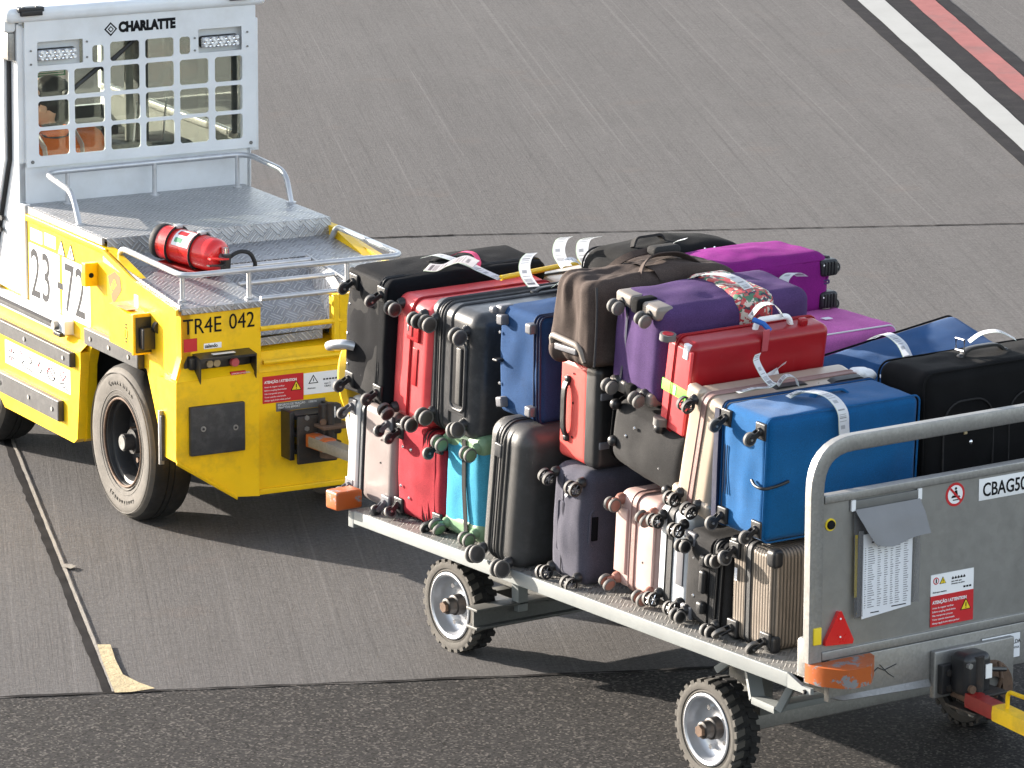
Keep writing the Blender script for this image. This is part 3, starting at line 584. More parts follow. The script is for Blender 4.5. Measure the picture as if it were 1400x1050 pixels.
# --- wheels
def wheel(px,py,rad,wd,par,name='wheel'):
    g=G(); s=rad/.365; prof=[(.20,.012),(.215,.0),(.235,-.004),(.30,-.014),(.318,-.012),(.335,-.006),(.350,.008),(.360,.025),(.3655,.05),(.3655,.066),(.358,.068),(.358,.072),(.3655,.074),(.3655,.095),(.358,.097),(.358,.101),(.3655,.103),(.3655,.15),(.360,.175),(.35,.192),(.20,.19)]
    mm=['tyre_grey']*6+['tread_black']*14
    g.lathe([(r*s,h) for r,h in prof],(0,0,0),(1,0,0),'tyre_grey',64,mm)
    for r in (.222,.245,.328): g.tube([(-.002-(.012 if r>.3 else .003),r*s*math.cos(a),r*s*math.sin(a)) for a in [k*math.pi/32 for k in range(64)]],.0025,'tyre_grey',6,closed=True)
    g.M=Matrix()
    e=bpy.data.objects.new(name,None); col.objects.link(e); e.parent=par; e.location=(px,py,rad); e.empty_display_size=.1
    def arc(txt,rr,a0,da,size,flip=False):
        for i,ch in enumerate(txt):
            a=a0+da*i; c=V((-.0135,rr*math.sin(-a)*1.0,rr*math.cos(a)))
            M=Matrix.Translation(c)@Matrix.Rotation(-a if False else a,4,'X').inverted()@face_x(0,0,0)
            g.text(ch,M,size,'tyre_grey',.002)
    for i,ch in enumerate('ContiRV20'):
        a=R(-26+6.6*i); rr=.272*s
        g.text(ch,Matrix.Translation((-.0118,-rr*math.sin(a),rr*math.cos(a)))@Matrix.Rotation(a,4,'X')@face_x(0,0,0),.032,'tyre_grey',.0022)
    for i,ch in enumerate('Continental'):
        a=R(150+5.5*i); rr=.272*s
        g.text(ch,Matrix.Translation((-.0118,-rr*math.sin(a),rr*math.cos(a)))@Matrix.Rotation(a,4,'X')@face_x(0,0,0),.03,'tyre_grey',.0022)
    g.build('tyre',e)
    g=G(); g.lathe([(.212,-.002),(.205,.004),(.20,.02),(.198,.03),(.185,.035),(.178,.05),(.175,.11),(.07,.12),(.065,.13)],(0,0,0),(1,0,0),'rim_dark',48)
    g.tube([(.0,.206*math.cos(a),.206*math.sin(a)) for a in [k*math.pi/24 for k in range(48)]],.006,'rust',8,closed=True)
    g.cyl((.12,0,0),(.045,0,0),.058,'rim_dark'); g.cyl((.045,0,0),(.0,0,0),.04,'rim_dark'); g.cyl((.0,0,0),(-.006,0,0),.034,'steel_label')
    for k in range(8):
        a=k*math.pi/4+.3; g.cyl((.12,.105*math.cos(a),.105*math.sin(a)),(.085,.105*math.cos(a),.105*math.sin(a)),.013,'dark_steel' if k%3 else 'rust',seg=6)
        g.cyl((.115,.145*math.cos(a+.2),.145*math.sin(a+.2)),(.108,.145*math.cos(a+.2),.145*math.sin(a+.2)),.014,'ink',seg=10)
    g.build('rim',e); return e
wheel(.0085,.677,.365,.19,T); 
e=wheel(0,0,.365,.19,T); e.location=(1.19,.677,.365); e.rotation_euler=(0,0,math.pi)
wheel(.02,2.43,.365,.19,T); e=wheel(0,0,.365,.19,T); e.location=(1.18,2.43,.365); e.rotation_euler=(0,0,math.pi)
# --- cab
g=G(); g.box(-.012,1.212,1.80,1.83,1.275,1.495,'white_paint',.004)
g.box(-.012,.02,1.745,1.80,.84,1.30,'white_paint',.003)
g.prism([(1.80,.86),(1.80,1.515),(3.56,1.515),(3.56,.86)],0,1.19,1.205,'white_paint')
g.prism([(1.745,.86),(1.80,.86),(1.80,1.30),(1.745,1.30)],0,0,.02,'white_paint')
g.prism([(1.80,.86),(1.80,2.16),(1.90,2.16),(1.92,1.50),(2.10,1.02),(2.12,.86)],0,-.012,.02,'white_paint')
g.box(1.175,1.205,1.80,1.87,1.5,2.17,'white_paint',.006); g.box(1.175,1.205,3.5,3.56,1.5,2.17,'white_paint',.006); g.box(0,.04,3.5,3.56,.86,2.17,'white_paint',.006)
g.box(0,1.2,3.52,3.56,.86,1.42,'white_paint',.006); g.box(1.205,1.26,1.815,1.845,1.45,2.10,'white_paint',.004); g.box(0,1.2,1.83,3.5,.86,.90,'interior_dark')
g.box(1.184,1.19,1.85,3.5,.90,1.50,'interior_grey'); g.box(.02,1.18,3.51,3.52,.9,1.42,'interior_dark'); g.box(1.165,1.19,1.85,3.5,1.50,1.535,'galv',.004); g.box(-.0,.02,1.8,3.5,2.15,2.18,'white_paint'); g.box(1.18,1.2,1.8,3.5,2.15,2.18,'white_paint'); g.box(0.02,1.18,3.48,3.52,2.12,2.18,'white_paint')
g.box(0.02,1.18,1.83,3.48,2.165,2.175,'interior_grey'); g.build('cab_shell',T)
g=G(); g.rbox((.605,2.68,2.205),(1.36,1.84,.07),.028,'white_paint',3,(4,4,1)); g.build('cab_roof',T)
g=G(); g.lathe([(0,.03),(.05,.028),(.075,.02),(.08,.0)],(.50,2.12,2.24),(0,0,1),'galv',28); g.build('beacon_base',T)
for x in(-.02,1.07): 
    g=G(); g.box(x,x+.13,1.745,1.80,2.222,2.245,'black_plastic',.004); g.box(x+.01,x+.12,1.74,1.76,2.205,2.23,'black_plastic',.003)
    for k in(.03,.10): g.cyl((x+k,1.765,2.245),(x+k,1.765,2.249),.008,'galv',seg=10)
    g.build('grille_hinge',T)
# grille plate with openings
X=[(.064,.223),(.253,.408),(.441,.594),(.624,.774),(.805,.957),(.991,1.138)]; Z=[(1.55,1.672),(1.690,1.815),(1.835,1.958)]
H=[(a,b,c,d) for a,b in X for c,d in Z]+[(.441,.594,1.98,2.073),(.624,.774,1.98,2.073),(.348,.408,1.98,2.063),(.805,.862,1.985,2.07),(.064,.300,1.985,2.10),(.905,1.136,1.985,2.10)]
xs=sorted({0,1.21}|{v for h in H for v in h[:2]}); zs=sorted({1.50,2.213}|{v for h in H for v in h[2:]})
def solid(i,j):
    if not(0<=i<len(xs)-1 and 0<=j<len(zs)-1): return False
    x=(xs[i]+xs[i+1])/2; z_=(zs[j]+zs[j+1])/2
    return not any(a<x<b and c<z_<d for a,b,c,d in H)
g=G(); yb,yf=1.779,1.785
vid={}
def vv(i,j,y):
    k=(i,j,y)
    if k not in vid: vid[k]=len(vl); vl.append((xs[i],y,zs[j]))
    return vid[k]
vl=[];fl=[]
for i in range(len(xs)-1):
    for j in range(len(zs)-1):
        if solid(i,j):
            fl.append((vv(i,j,yb),vv(i+1,j,yb),vv(i+1,j+1,yb),vv(i,j+1,yb))); fl.append((vv(i,j+1,yf),vv(i+1,j+1,yf),vv(i+1,j,yf),vv(i,j,yf)))
            for di,dj,a,b in((-1,0,(i,j),(i,j+1)),(1,0,(i+1,j),(i+1,j+1)),(0,-1,(i,j),(i+1,j)),(0,1,(i,j+1),(i+1,j+1))):
                if not solid(i+di,j+dj): fl.append((vv(*a,yb),vv(*b,yb),vv(*b,yf),vv(*a,yf)))
g.add(vl,fl,'white_paint')
for a,b,c,d in H:   # rounded corners of each opening
    r=.016 if (b-a)<.2 else .006
    for cx,cz,sx,sz in((a,c,1,1),(b,c,-1,1),(a,d,1,-1),(b,d,-1,-1)):
        pts=[(cx,cz)]+[(cx+sx*r*(1-math.sin(t)),cz+sz*r*(1-math.cos(t))) for t in [k*math.pi/10 for k in range(6)]]
        g.prism(pts,1,yb+.0003,yf-.0003,'white_paint')
g.box(-.0,.05,1.785,1.80,1.52,2.17,'white_paint'); g.box(1.17,1.21,1.785,1.80,1.52,2.17,'white_paint')
gr=g.build('window_grille',T); gr.location=(.02,0,-.028)
for x,z_ in ((.03,1.525),(1.18,1.525),(.03,2.06),(.03,1.995),(.32,2.085),(.32,2.01),(.885,2.06),(.885,2.0),(1.165,2.07),(1.165,2.0)): g=G(); g.cyl((x,yb,z_),(x,yb-.005,z_),.0085 if z_<1.6 else .005,'steel_label',seg=10); g.build('bolt',gr)
g=G(); g.text('CHARLATTE',face_y(.487,2.120,yb-.001),.064,'ink',.0006,sx=.83,bold=.0042)
c=V((.445,yb-.0008,2.135))
def dia(s,m,y): g.prism([(c.x-s,c.z),(c.x,c.z-s),(c.x+s,c.z),(c.x,c.z+s)],1,y-.0008,y,m)
dia(.034,'ink',yb); dia(.024,'white_paint',yb-.0008); dia(.016,'ink',yb-.0016); dia(.009,'white_paint',yb-.0024); g.build('maker_lettering',gr)
# work lamps
for x in (.165,1.02):
    g=G(); g.box(x-.10,x+.115,1.79,1.83,1.99,2.09,'white_paint',.003); g.v and None
    g=G(); g.rbox((x,1.80,2.035),(.205,.035,.058),.0165,'black_plastic',4,(6,1,2))
    o=g.build('work_lamp',T); o.location=(.02,0,-.028); g=G(); g.rbox((x,1.780,2.035),(.198,.02,.052),.0098,'rim_silver',3,(6,1,2))
    for k in range(9):
        for j in(-1,0,1): g.lathe([(.0105,0),(.007,.006),(.0,.001)],(x-.083+k*.0208+(.01 if j else 0)-.005,1.7695,2.035+j*.015),(0,-1,0),'lens_white' if (k+j)%2 else 'chrome',8)
    g.build('lens',o); g=G(); g.box(x-.125,x+.135,1.822,1.828,1.96,2.12,'white_paint'); g.build('lamp_bracket',o)
# glazing
g=G(); g.box(.03,1.18,1.84,1.845,1.49,2.16,'cab_glass'); g.build('rear_window',T)
g=G(); g.box(.04,1.175,3.51,3.515,1.42,2.12,'cab_glass'); g.build('windscreen',T)
g=G(); g.box(1.18,1.184,1.87,3.5,1.54,2.15,'cab_glass'); g.build('side_window',T)
g=G(); g.box(.0,.03,1.846,1.86,1.51,2.16,'black_rubber'); g.box(1.135,1.16,1.846,1.86,1.535,2.16,'black_rubber'); g.build('window_seal',T)
g=G(); g.tube([(.235,1.832,1.83),(.43,1.832,1.965)],.012,'black_plastic',8); g.tube([(.42,1.832,1.93),(.60,1.832,2.075)],.011,'black_plastic',8); g.tube([(.44,1.826,1.965),(.545,1.826,2.04)],.005,'black_plastic',6); g.cyl((.235,1.85,1.83),(.235,1.82,1.83),.018,'black_rubber'); g.build('wiper',T).location=(.02,0,-.028)
# door on the left with its dark seal
dp=[(1.885,2.15),(1.90,1.50),(2.10,1.00),(2.14,.88),(3.5,.88),(3.5,2.15)]; di=[(2.05,2.07),(2.06,1.55),(2.22,1.10),(2.25,1.0),(3.42,1.0),(3.42,2.07)]
g=G(); n_=6
for x0 in(-.045,):
    vs=[(x,a,b) for x in(-.045,-.012) for a,b in dp]+[(x,a,b) for x in(-.045,-.012) for a,b in di]
    fs=[]
    for i in range(6):
        j=(i+1)%6; fs+=[(i,j,12+j,12+i),(6+i,18+i,18+j,6+j),(i,6+i,6+j,j),(12+i,12+j,18+j,18+i)]
    g.add(vs,fs,'white_paint')
for y,z_ in((1.955,2.0),(1.97,1.72),(1.975,1.6)): g.cyl((-.045,y,z_),(-.049,y,z_),.006,'rust',seg=8)
dr=g.build('cab_door',T); g=G(); g.prism([(2.05,2.07),(2.06,1.55),(2.22,1.10),(2.25,1.0),(3.42,1.0),(3.42,2.07)],0,-.03,-.026,'cab_glass'); g.build('door_glass',dr)
g=G(); g.tube([(-.02,1.875,2.16),(-.02,1.89,1.50),(-.02,2.09,1.0),(-.02,2.13,.87)],.011,'black_rubber',8); g.cyl((-.02,1.98,1.2),(-.035,1.98,1.2),.012,'black_rubber'); g.cyl((-.02,2.0,1.14),(-.035,2.0,1.14),.012,'black_rubber'); g.build('door_seal',T)
g=G(); g.box(-.05,-.012,1.815,1.90,1.985,2.12,'galv',.008); g.box(-.07,-.01,1.80,1.93,2.12,2.20,'white_paint',.02); g.build('corner_cap',T)
# interior
g=G(); g.rbox((.42,2.62,1.02),(.44,.42,.12),.05,'seat_cloth',3,(4,4,1)); g.rbox((.42,2.36,1.17),(.40,.10,.38),.045,'seat_cloth',3,(4,1,4)); g.build('driver_seat',T)
g=G(); g.rbox((.44,2.415,1.60),(.22,.09,.26),.04,'seat_cloth',3,(2,1,2)); g.v=[];g.f=[];g.m=[];g.mi=[];g.uv=[]
g.box(.05,1.17,2.98,3.2,.95,1.36,'interior_dark',.03); g.box(.70,.98,2.85,3.1,1.30,1.44,'interior_dark',.02); g.build('dashboard',T)
g=G(); 
g.tube([(.42+.17*math.cos(a),2.86+.06*math.sin(a),1.34+.16*math.sin(a)) for a in [k*math.pi/12 for k in range(24)]],.013,'black_plastic',8,closed=True); g.tube([(.42,2.86,1.34),(.42,3.0,1.2)],.02,'black_plastic'); g.tube([(.26,2.86,1.34),(.58,2.86,1.34)],.01,'black_plastic'); g.build('steering_wheel',T)
g=G(); g.box(.85,.90,2.30,2.40,.9,2.16,'interior_dark',.02); g.box(.79,.83,2.34,2.36,1.3,2.16,'interior_grey'); g.box(.70,1.1,2.2,2.55,.9,1.45,'interior_dark',.03)
for x in (.80,.86,.96): g.tube([(x,2.28,1.45),(x+.02,2.28,1.66)],.006,'chrome',6)
g.build('cab_console',T)
g=G(); g.box(.50,.74,2.90,2.905,1.60,1.78,'paper'); g.box(.53,.71,2.896,2.90,1.70,1.76,'green_sign'); g.box(.53,.60,2.896,2.90,1.63,1.68,'green_sign'); g.box(.63,.71,2.896,2.90,1.63,1.68,'green_sign')
for k in range(4): g.box(.54,.70,2.893,2.896,1.71+.011*k,1.714+.011*k,'paper')
g.tube([(.74,2.90,1.5),(.74,3.2,1.45)],.004,'galv',6); g.build('notice_board',T)
# ============================================================ fire extinguisher, strapped down on the deck
a0=V((.25,.62,1.262)); b0=V((.275,.25,1.245))
M0=TR@Matrix.Translation((.305,.53,dz(.5)+.098))@Matrix.Rotation(R(-66),4,'Z')@Matrix.Rotation(R(5),4,'Y')@Matrix.Diagonal((1.10,1.08,1.08,1))
F=thing('fire_extinguisher','red fire extinguisher lying on the tread plate deck, held by two black straps','fire extinguisher',M0)
g=G(); Lh=.155
g.lathe([(0,-.175),(.05,-.175),(.070,-.16),(.073,-.15),(.073,.118),(.071,.135),(.062,.150),(.045,.158),(.02,.161),(.0,.161)],(0,0,0),(1,0,0),'red_gloss',40); g.build('cylinder',F)
g=G(); g.lathe([(0,-.188),(.055,-.188),(.073,-.18),(.076,-.17),(.076,-.15),(.0735,-.146)],(0,0,0),(1,0,0),'black_rubber',40); g.build('base_cap',F)
for x in(-.085,.045):
    g=G(); g.tube([(x,.0762*math.cos(a),.0762*math.sin(a)) for a in [k*math.pi/20 for k in range(40)]],.004,'black_rubber',8,closed=True,flat=(.003,.018))
    g.box(x-.012,x+.012,-.015,.02,.074,.09,'steel_tube',.003); g.tube([(x,-.0,.086),(x+.01,.05,.082)],.004,'steel_tube',6); g.build('strap',F)
g=G()
def cyl_patch(x0,x1,a0,a1,r,m):
    vs=[];fs=[];n=10
    for k in range(n+1):
        a=a0+(a1-a0)*k/n
        for x in(x0,x1): vs.append((x,-r*math.sin(a),r*math.cos(a)))
    for k in range(n): fs.append((2*k,2*k+1,2*k+3,2*k+2))
    g.add(vs,fs,m)
cyl_patch(-.06,.03,.1,1.3,.0738,'paper'); cyl_patch(-.05,.0,.25,.6,.0742,'red_sign'); cyl_patch(-.05,-.01,.8,1.1,.0742,'green_sign'); g.build('label',F)
g=G(); g.cyl((.155,0,0),(.185,0,0),.020,'steel_label'); g.box(.172,.20,-.018,.018,-.05,.02,'black_plastic',.004); g.tube([(.19,0,.0),(.20,-.06,.01),(.185,-.11,.015)],.011,'red_gloss',8,flat=(.008,.022)); g.tube([(.185,0,-.02),(.20,-.06,-.018),(.19,-.12,-.012)],.009,'black_plastic',8,flat=(.006,.02))
g.cyl((.175,0,.02),(.175,0,.045),.014,'chrome'); g.build('valve',F)
g=G(); g.tube([(.185,.02,.0),(.21,.05,.03),(.24,.09,.025),(.25,.12,-.03),(.23,.13,-.065)],.009,'black_rubber',10,fil=.03); g.build('hose',F)
g=G(); g.box(-.14,.14,-.06,.06,-.086,-.074,'red_paint',.003); g.build('mounting_bracket',F)
# ============================================================ BAGGAGE CART (world frame: y=0 rear end, y=3.09 front, x=0 loading side)
CW,CL=1.62,3.09
K=thing('baggage_cart','galvanised airport baggage cart with end panel, loaded with suitcases and hitched to the tractor','baggage cart')
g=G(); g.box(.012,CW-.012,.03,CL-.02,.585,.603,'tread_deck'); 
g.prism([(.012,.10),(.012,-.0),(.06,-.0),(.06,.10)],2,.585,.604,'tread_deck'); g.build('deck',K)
g=G(); g.box(-.004,.012,.11,CL-.03,.549,.605,'white_beam',.003); g.box(-.004,.10,CL-.03,CL+.01,.53,.60,'white_beam',.003)
g.prism([(.11,.605),(.02,.575),(-.03,.575),(-.03,.552),(.02,.549),(.11,.549)],0,-.004,.012,'white_beam'); g.cyl((-.004,.0,.558),(-.010,.0,.558),.009,'ink',seg=12); g.cyl((-.004,.0,.558),(-.016,.0,.558),.005,'galv',seg=8)
g.box(CW-.012,CW+.004,.03,CL-.03,.535,.612,'white_beam',.003); g.build('side_beam',K)
g=G(); g.box(.16,.23,.0,CL,.50,.584,'galv_dark'); g.box(CW-.23,CW-.16,.0,CL,.50,.584,'galv_dark')
for y in(.1,.9,1.7,2.4): g.box(.23,CW-.23,y,y+.05,.52,.583,'galv_dark')
g.build('underframe',K)
# rear end frame and panel
g=G(); g.tube([(.033,.01,.665),(.033,.01,1.485),(CW-.033,.01,1.485),(CW-.033,.01,.665)],.03,'galv',16,fil=.17,flat=(.062,.042),nf=8)
g.box(.066,CW-.066,-.012,.032,1.268,1.30,'galv',.004); g.box(.066,CW-.066,-.008,.03,.665,.70,'galv',.004)
fr=g.build('end_frame',K,22)
g=G(); g.box(.066,CW-.066,.0,.006,.69,1.27,'panel_steel'); pn=g.build('end_panel',K)
g=G(); g.box(.10,CW-.05,-.012,.02,.50,.664,'galv',.003); g.quad((.10,-.013,.52),(.58,-.013,.515),(.58,-.03,.49),(.16,-.03,.505),.004,'galv'); g.build('end_beam',K)
g=G(); g.rbox((.065,.05,.67),(.10,.075,.16),.02,'galv',2,(1,1,1)); g.box(.02,.055,-.018,.03,.735,.80,'yellow_sign',.002); g.build('corner_post_socket',K)
def orange(M,nm='corner_bumper'):
    g=G(); g.M=M
    g.prism([(-.06,.03),(-.06,-.05),(.0,-.135),(.04,-.15),(.12,-.14),(.215,-.04),(.225,-.01),(.225,.0),(.0,.0),(-.03,.03)],2,.592,.664,'orange_paint'); 
    g.M=Matrix(); return g.build(nm,K)
orange(Matrix.Translation((.065,-.014,0)))
g=G(); g.box(-.06,.07,CL+.01,CL+.10,.60,.68,'orange_paint',.01); g.build('corner_bumper',K)
g=G(); g.tube([(.03,3.10,1.30),(-.0,3.12,1.31),(-.028,3.18,1.30),(-.01,3.24,1.28),(.05,3.26,1.27),(.2,3.24,1.27)],.02,'steel_tube',12,fil=.03); g.tube([(.2,3.24,1.27),(.2,3.12,.6)],.02,'steel_tube'); g.build('grab_handle',K)
g=G(); g.lathe([(0,.0),(.15,.0),(.17,.015),(.17,.045),(.15,.06),(0,.06)],(.185,3.36,1.10),(.55,-.8,.1),'yellow_clean',40); g.tube([(.12,3.30,1.0),(.13,3.3,.9),(.16,3.3,.75),(.2,3.2,.60)],.008,'white_plain',8); g.build('hand_wheel',K)
# folding parking stop seen under the deck near the rear
g=G()
for (a,b) in (((.20,.60,.52),(.16,.50,.38)),((.16,.50,.38),(.16,.36,.375)),((.16,.36,.375),(.20,.30,.52))):
    g.tube([a,b],.03,'white_beam',8,flat=(.03,.06))
g.tube([(.30,.70,.53),(.25,.86,.40)],.03,'white_beam',8,flat=(.03,.05)); g.build('step_bracket',K)
# axles
g=G(); g.box(.24,1.40,2.50,2.58,.172,.184,'galv_dark',.003); g.box(.245,1.39,2.53,2.54,.18,.255,'galv_dark'); g.box(.24,1.40,2.50,2.58,.25,.262,'galv_dark',.003); g.box(.38,1.45,2.80,2.86,.17,.23,'galv_dark',.004)
g.box(.42,.52,2.66,2.86,.21,.235,'galv'); g.box(.45,.50,2.5,2.55,.22,.52,'white_beam',.004); g.box(.62,.66,2.60,2.64,.25,.52,'white_beam',.004); g.box(.6,1.1,2.5,3.0,.24,.30,'galv_dark',.01); g.build('front_axle',K)
g=G(); g.box(.20,1.42,.72,.80,.17,.25,'galv',.006); g.box(.22,1.40,.695,.72,.235,.26,'white_beam',.003); g.box(.30,.36,.66,.86,.25,.52,'galv_dark'); g.box(1.26,1.32,.66,.86,.25,.52,'galv_dark'); g.build('rear_axle',K)
g=G(); g.tube([(.84,2.9,.30),(.80,3.6,.40),(.77,4.2,.50),(.765,4.55,.505)],.04,'galv',8,flat=(.05,.07)); g.box(.735,.80,4.42,4.58,.475,.535,'orange_paint',.006); g.build('drawbar',K)
# rear coupling
g=G(); g.box(.585,.98,-.04,-.012,.44,.625,'galv',.006); g.build('coupling_plate',K)
g=G(); g.box(.60,.66,-.07,-.04,.46,.575,'black_paint',.004); 
for z_ in(.485,.545): g.cyl((.63,-.07,z_),(.63,-.08,z_),.014,'dark_steel',seg=6)
g.rbox((.70,-.115,.545),(.13,.11,.17),.03,'black_paint',3,(1,1,1)); g.cyl((.70,-.16,.38),(.70,-.16,.62),.022,'dark_steel'); g.box(.64,.80,-.22,-.04,.47,.482,'dark_steel',.004); g.box(.64,.80,-.22,-.04,.405,.417,'dark_steel',.004)
g.cyl((.655,-.17,.50),(.655,-.185,.50),.016,'rust',seg=12); g.box(.725,.755,-.175,-.168,.53,.585,'lens_white'); g.tube([(.74,-.15,.56),(.86,-.13,.535)],.009,'black_paint',8); g.tube([(.84,-.10,.42),(.85,-.12,.50),(.87,-.08,.55)],.008,'rust',8)
for dx,dz_ in ((-.05,.59),(-.035,.40)): g.cyl((.70+dx,-.16,dz_),(.70+dx,-.175,dz_),.012,'galv',seg=6)
g.lathe([(.05,0),(.10,0),(.11,.02),(.10,.04),(.05,.04)],(.86,-.02,.44),(0,-1,0),'rust',28); g.lathe([(0,0),(.09,0),(.09,.05),(0,.05)],(.78,-.08,.37),(0,0,1),'black_paint',28); g.build('coupling',K)
def cart_wheel(x,y,flip=False,steer=0):
    e=bpy.data.objects.new('wheel',None); col.objects.link(e); e.parent=K; e.location=(x,y,.2); e.rotation_euler=(0,0,(math.pi if flip else 0)+steer)
    g=G(); g.lathe([(.145,.012),(.150,.002),(.158,.004),(.160,.0),(.178,-.004),(.188,.0),(.1885,.010),(.1885,.105),(.18,.113),(.15,.113),(.14,.10)],(0,0,0),(1,0,0),'cart_tyre',64,['cart_tyre']*6+['tread_black']*4)
    n=26
    for k in range(n):
        for s,xa,xb in ((0,-.002,.040),(.5,.070,.114)):
            a=2*math.pi*(k+s)/n; da=2*math.pi/n*.30
            v=[]
            for (aa,rr) in ((a-da,.184),(a+da,.184),(a+da*.85,.199),(a-da*.85,.199)):
                v.append((rr,aa))
            vs=[(xa,r*math.sin(t),r*math.cos(t)) for r,t in v]+[(xb,r*math.sin(t+ (.06 if s==0 else -.06)),r*math.cos(t+(.06 if s==0 else -.06))) for r,t in v]
            g.add(vs,[(0,1,2,3),(7,6,5,4),(0,4,5,1),(1,5,6,2),(2,6,7,3),(3,7,4,0)],'cart_tyre' if s==0 else 'tread_black')
        a=2*math.pi*(k+.25)/n; g.box(0,0,0,0,0,0,'tread_black') if False else None
        r1,r2=.186,.197; t0,t1=a-.05,a+.05
        vs=[(xx,r*math.sin(t),r*math.cos(t)) for xx in(.042,.068) for r,t in((r1,t0),(r1,t1),(r2,t1),(r2,t0))]
        g.add(vs,[(0,1,2,3),(7,6,5,4),(0,4,5,1),(1,5,6,2),(2,6,7,3),(3,7,4,0)],'tread_black')
    g.build('tyre',e)
    g=G(); g.lathe([(.147,.008),(.143,-.001),(.137,-.003),(.128,.002),(.126,.012),(.122,.035),(.112,.05),(.095,.058),(.06,.060),(.045,.055)],(0,0,0),(1,0,0),'rim_silver',56)
    g.lathe([(.149,.004),(.146,.001),(.149,.012)],(0,0,0),(1,0,0),'ink',56)
    g.lathe([(.045,.06),(.043,.02),(.035,.015),(.0,.014)],(0,0,0),(1,0,0),'dark_steel',28); g.lathe([(.036,.02),(.034,-.018),(.026,-.022),(0,-.022)],(0,0,0),(1,0,0),'dark_steel',24); g.cyl((-.02,0,0),(-.036,0,0),.026,'rust',.024,seg=6)
    g.build('rim',e); 
    for k in range(5):
        a=k*2*math.pi/5+.4; g=G(); g.cyl((.060,.082*math.sin(a),.082*math.cos(a)),(.036,.082*math.sin(a),.082*math.cos(a)),.011,'chrome',seg=6); g.build('wheel_nut',e)
cart_wheel(.3124,2.806); cart_wheel(.1155,.763); cart_wheel(CW-.1155,.763,True); cart_wheel(CW-.3124,2.806,True)
# things fixed to the end panel
def fx(x,z,y=-.003): return face_y(x,z,y)
g=G(); g.prism([(.075,.725),(.205,.715),(.21,.73),(.15,.848),(.138,.848),(.075,.74)],1,-.016,.0,'red_gloss'); g.cyl((.145,-.016,.82),(.145,-.018,.82),.004,'lens_white',seg=8); g.cyl((.145,-.016,.75),(.145,-.018,.75),.004,'lens_white',seg=8); g.build('reflector',K)
g=G(); g.lathe([(.013,0),(.024,0),(.024,.004),(.013,.004)],(.10,.0,1.185),(0,-1,0),'yellow_sign',24); g.lathe([(0,.006),(.018,.006),(.016,.012),(0,.013)],(.10,.0,1.185),(0,-1,0),'ink',20); g.build('socket_plug',K)
g=G(); g.lathe([(0,.0015),(.046,.0015),(.046,0)],(.70,0,1.215),(0,-1,0),'red_sign',32); g.lathe([(0,.0022),(.036,.0022),(.036,0)],(.70,0,1.215),(0,-1,0),'white_plain',32)
g.lathe([(0,.0028),(.0055,.0028),(.0055,0)],(.702,0,1.238),(0,-1,0),'ink',12); g.prism([(.692,1.212),(.712,1.212),(.708,1.231),(.697,1.231)],1,-.0028,0,'ink'); g.prism([(.68,1.203),(.725,1.203),(.72,1.209),(.685,1.212)],1,-.0028,0,'ink'); g.prism([(.688,1.192),(.716,1.192),(.716,1.196),(.688,1.196)],1,-.0028,0,'ink')
g.add([(.70+u*.036*math.cos(R(135))+v*.0045*math.cos(R(45)),-.0036,1.215+u*.036*math.sin(R(135))+v*.0045*math.sin(R(45))) for u,v in((-1,-1),(1,-1),(1,1),(-1,1))],[(0,1,2,3)],'red_sign'); g.build('no_riding_sign',K)
g=G(); g.rbox((1.0,-.002,1.215),(.37,.003,.085),.0014,'white_plain',1,(1,1,1)); g.text('CBAG5012',fx(.832,1.188,-.0045),.074,'ink',.0006,sx=.80,bold=.0010); g.build('number_plate',K)
g=G(); g.box(.59,.80,-.002,0,.832,.915,'white_plain'); warn(g,.59,.712,-.001,.21,.12)
g.lathe([(0,.003),(.014,.003),(.014,0)],(.615,0,.89),(0,-1,0),'red_sign',20); g.lathe([(0,.0036),(.010,.0036),(.010,0)],(.615,0,.89),(0,-1,0),'white_plain',20); g.box(.612,.618,-.0042,0,.882,.898,'ink'); triw(g,.648,.876,.016,-.002)
for k in range(5): g.box(.692+.014*k,.702+.014*k,-.0032,0,.886,.892,'ink'); g.box(.695+.014*k,.699+.014*k,-.0032,0,.892,.896,'ink')
for k in range(3): g.box(.75+.014*k,.76+.014*k,-.0032,0,.845,.852,'ink')
g.text('nao mais que\nAtencao ao peso',fx(.69,.875,-.003),.0095,'ink_grey',.0004); g.text('Reboque maximo',fx(.60,.843,-.003),.0095,'ink_grey',.0004); g.build('warning_notice',K)
g=G(); g.box(.835,1.03,-.0155,-.012,.53,.632,'steel_label'); g.M=Matrix(); g.box(.838,1.027,-.0165,-.012,.533,.629,'paper'); g.prism([(.845,.585),(.865,.622),(.885,.622),(.87,.585)],1,-.0178,-.016,'red_sign'); g.prism([(.862,.585),(.872,.604),(.88,.604),(.872,.585)],1,-.0186,-.016,'paper')
g.text('AEROFABRIL, LDA.',fx(.878,.588,-.0178),.024,'ink_grey',.0005,sx=.78); g.text('FABRICANTE DE EQUIPAMENTOS',fx(.85,.568,-.0178),.0115,'ink_grey',.0004); g.text('Tel. 229 000  Portugal',fx(.85,.55,-.0178),.011,'ink_grey',.0004); g.build('maker_plate',K)
g=G(); g.tube([(.30,-.0135,.58),(.33,-.0135,.60),(.36,-.0135,.585),(.42,-.0135,.60)],.002,'ink_grey',5); g.tube([(.34,-.0135,.61),(.38,-.0135,.57),(.41,-.0135,.55)],.0015,'ink_grey',5); g.build('marker_scrawl',K)
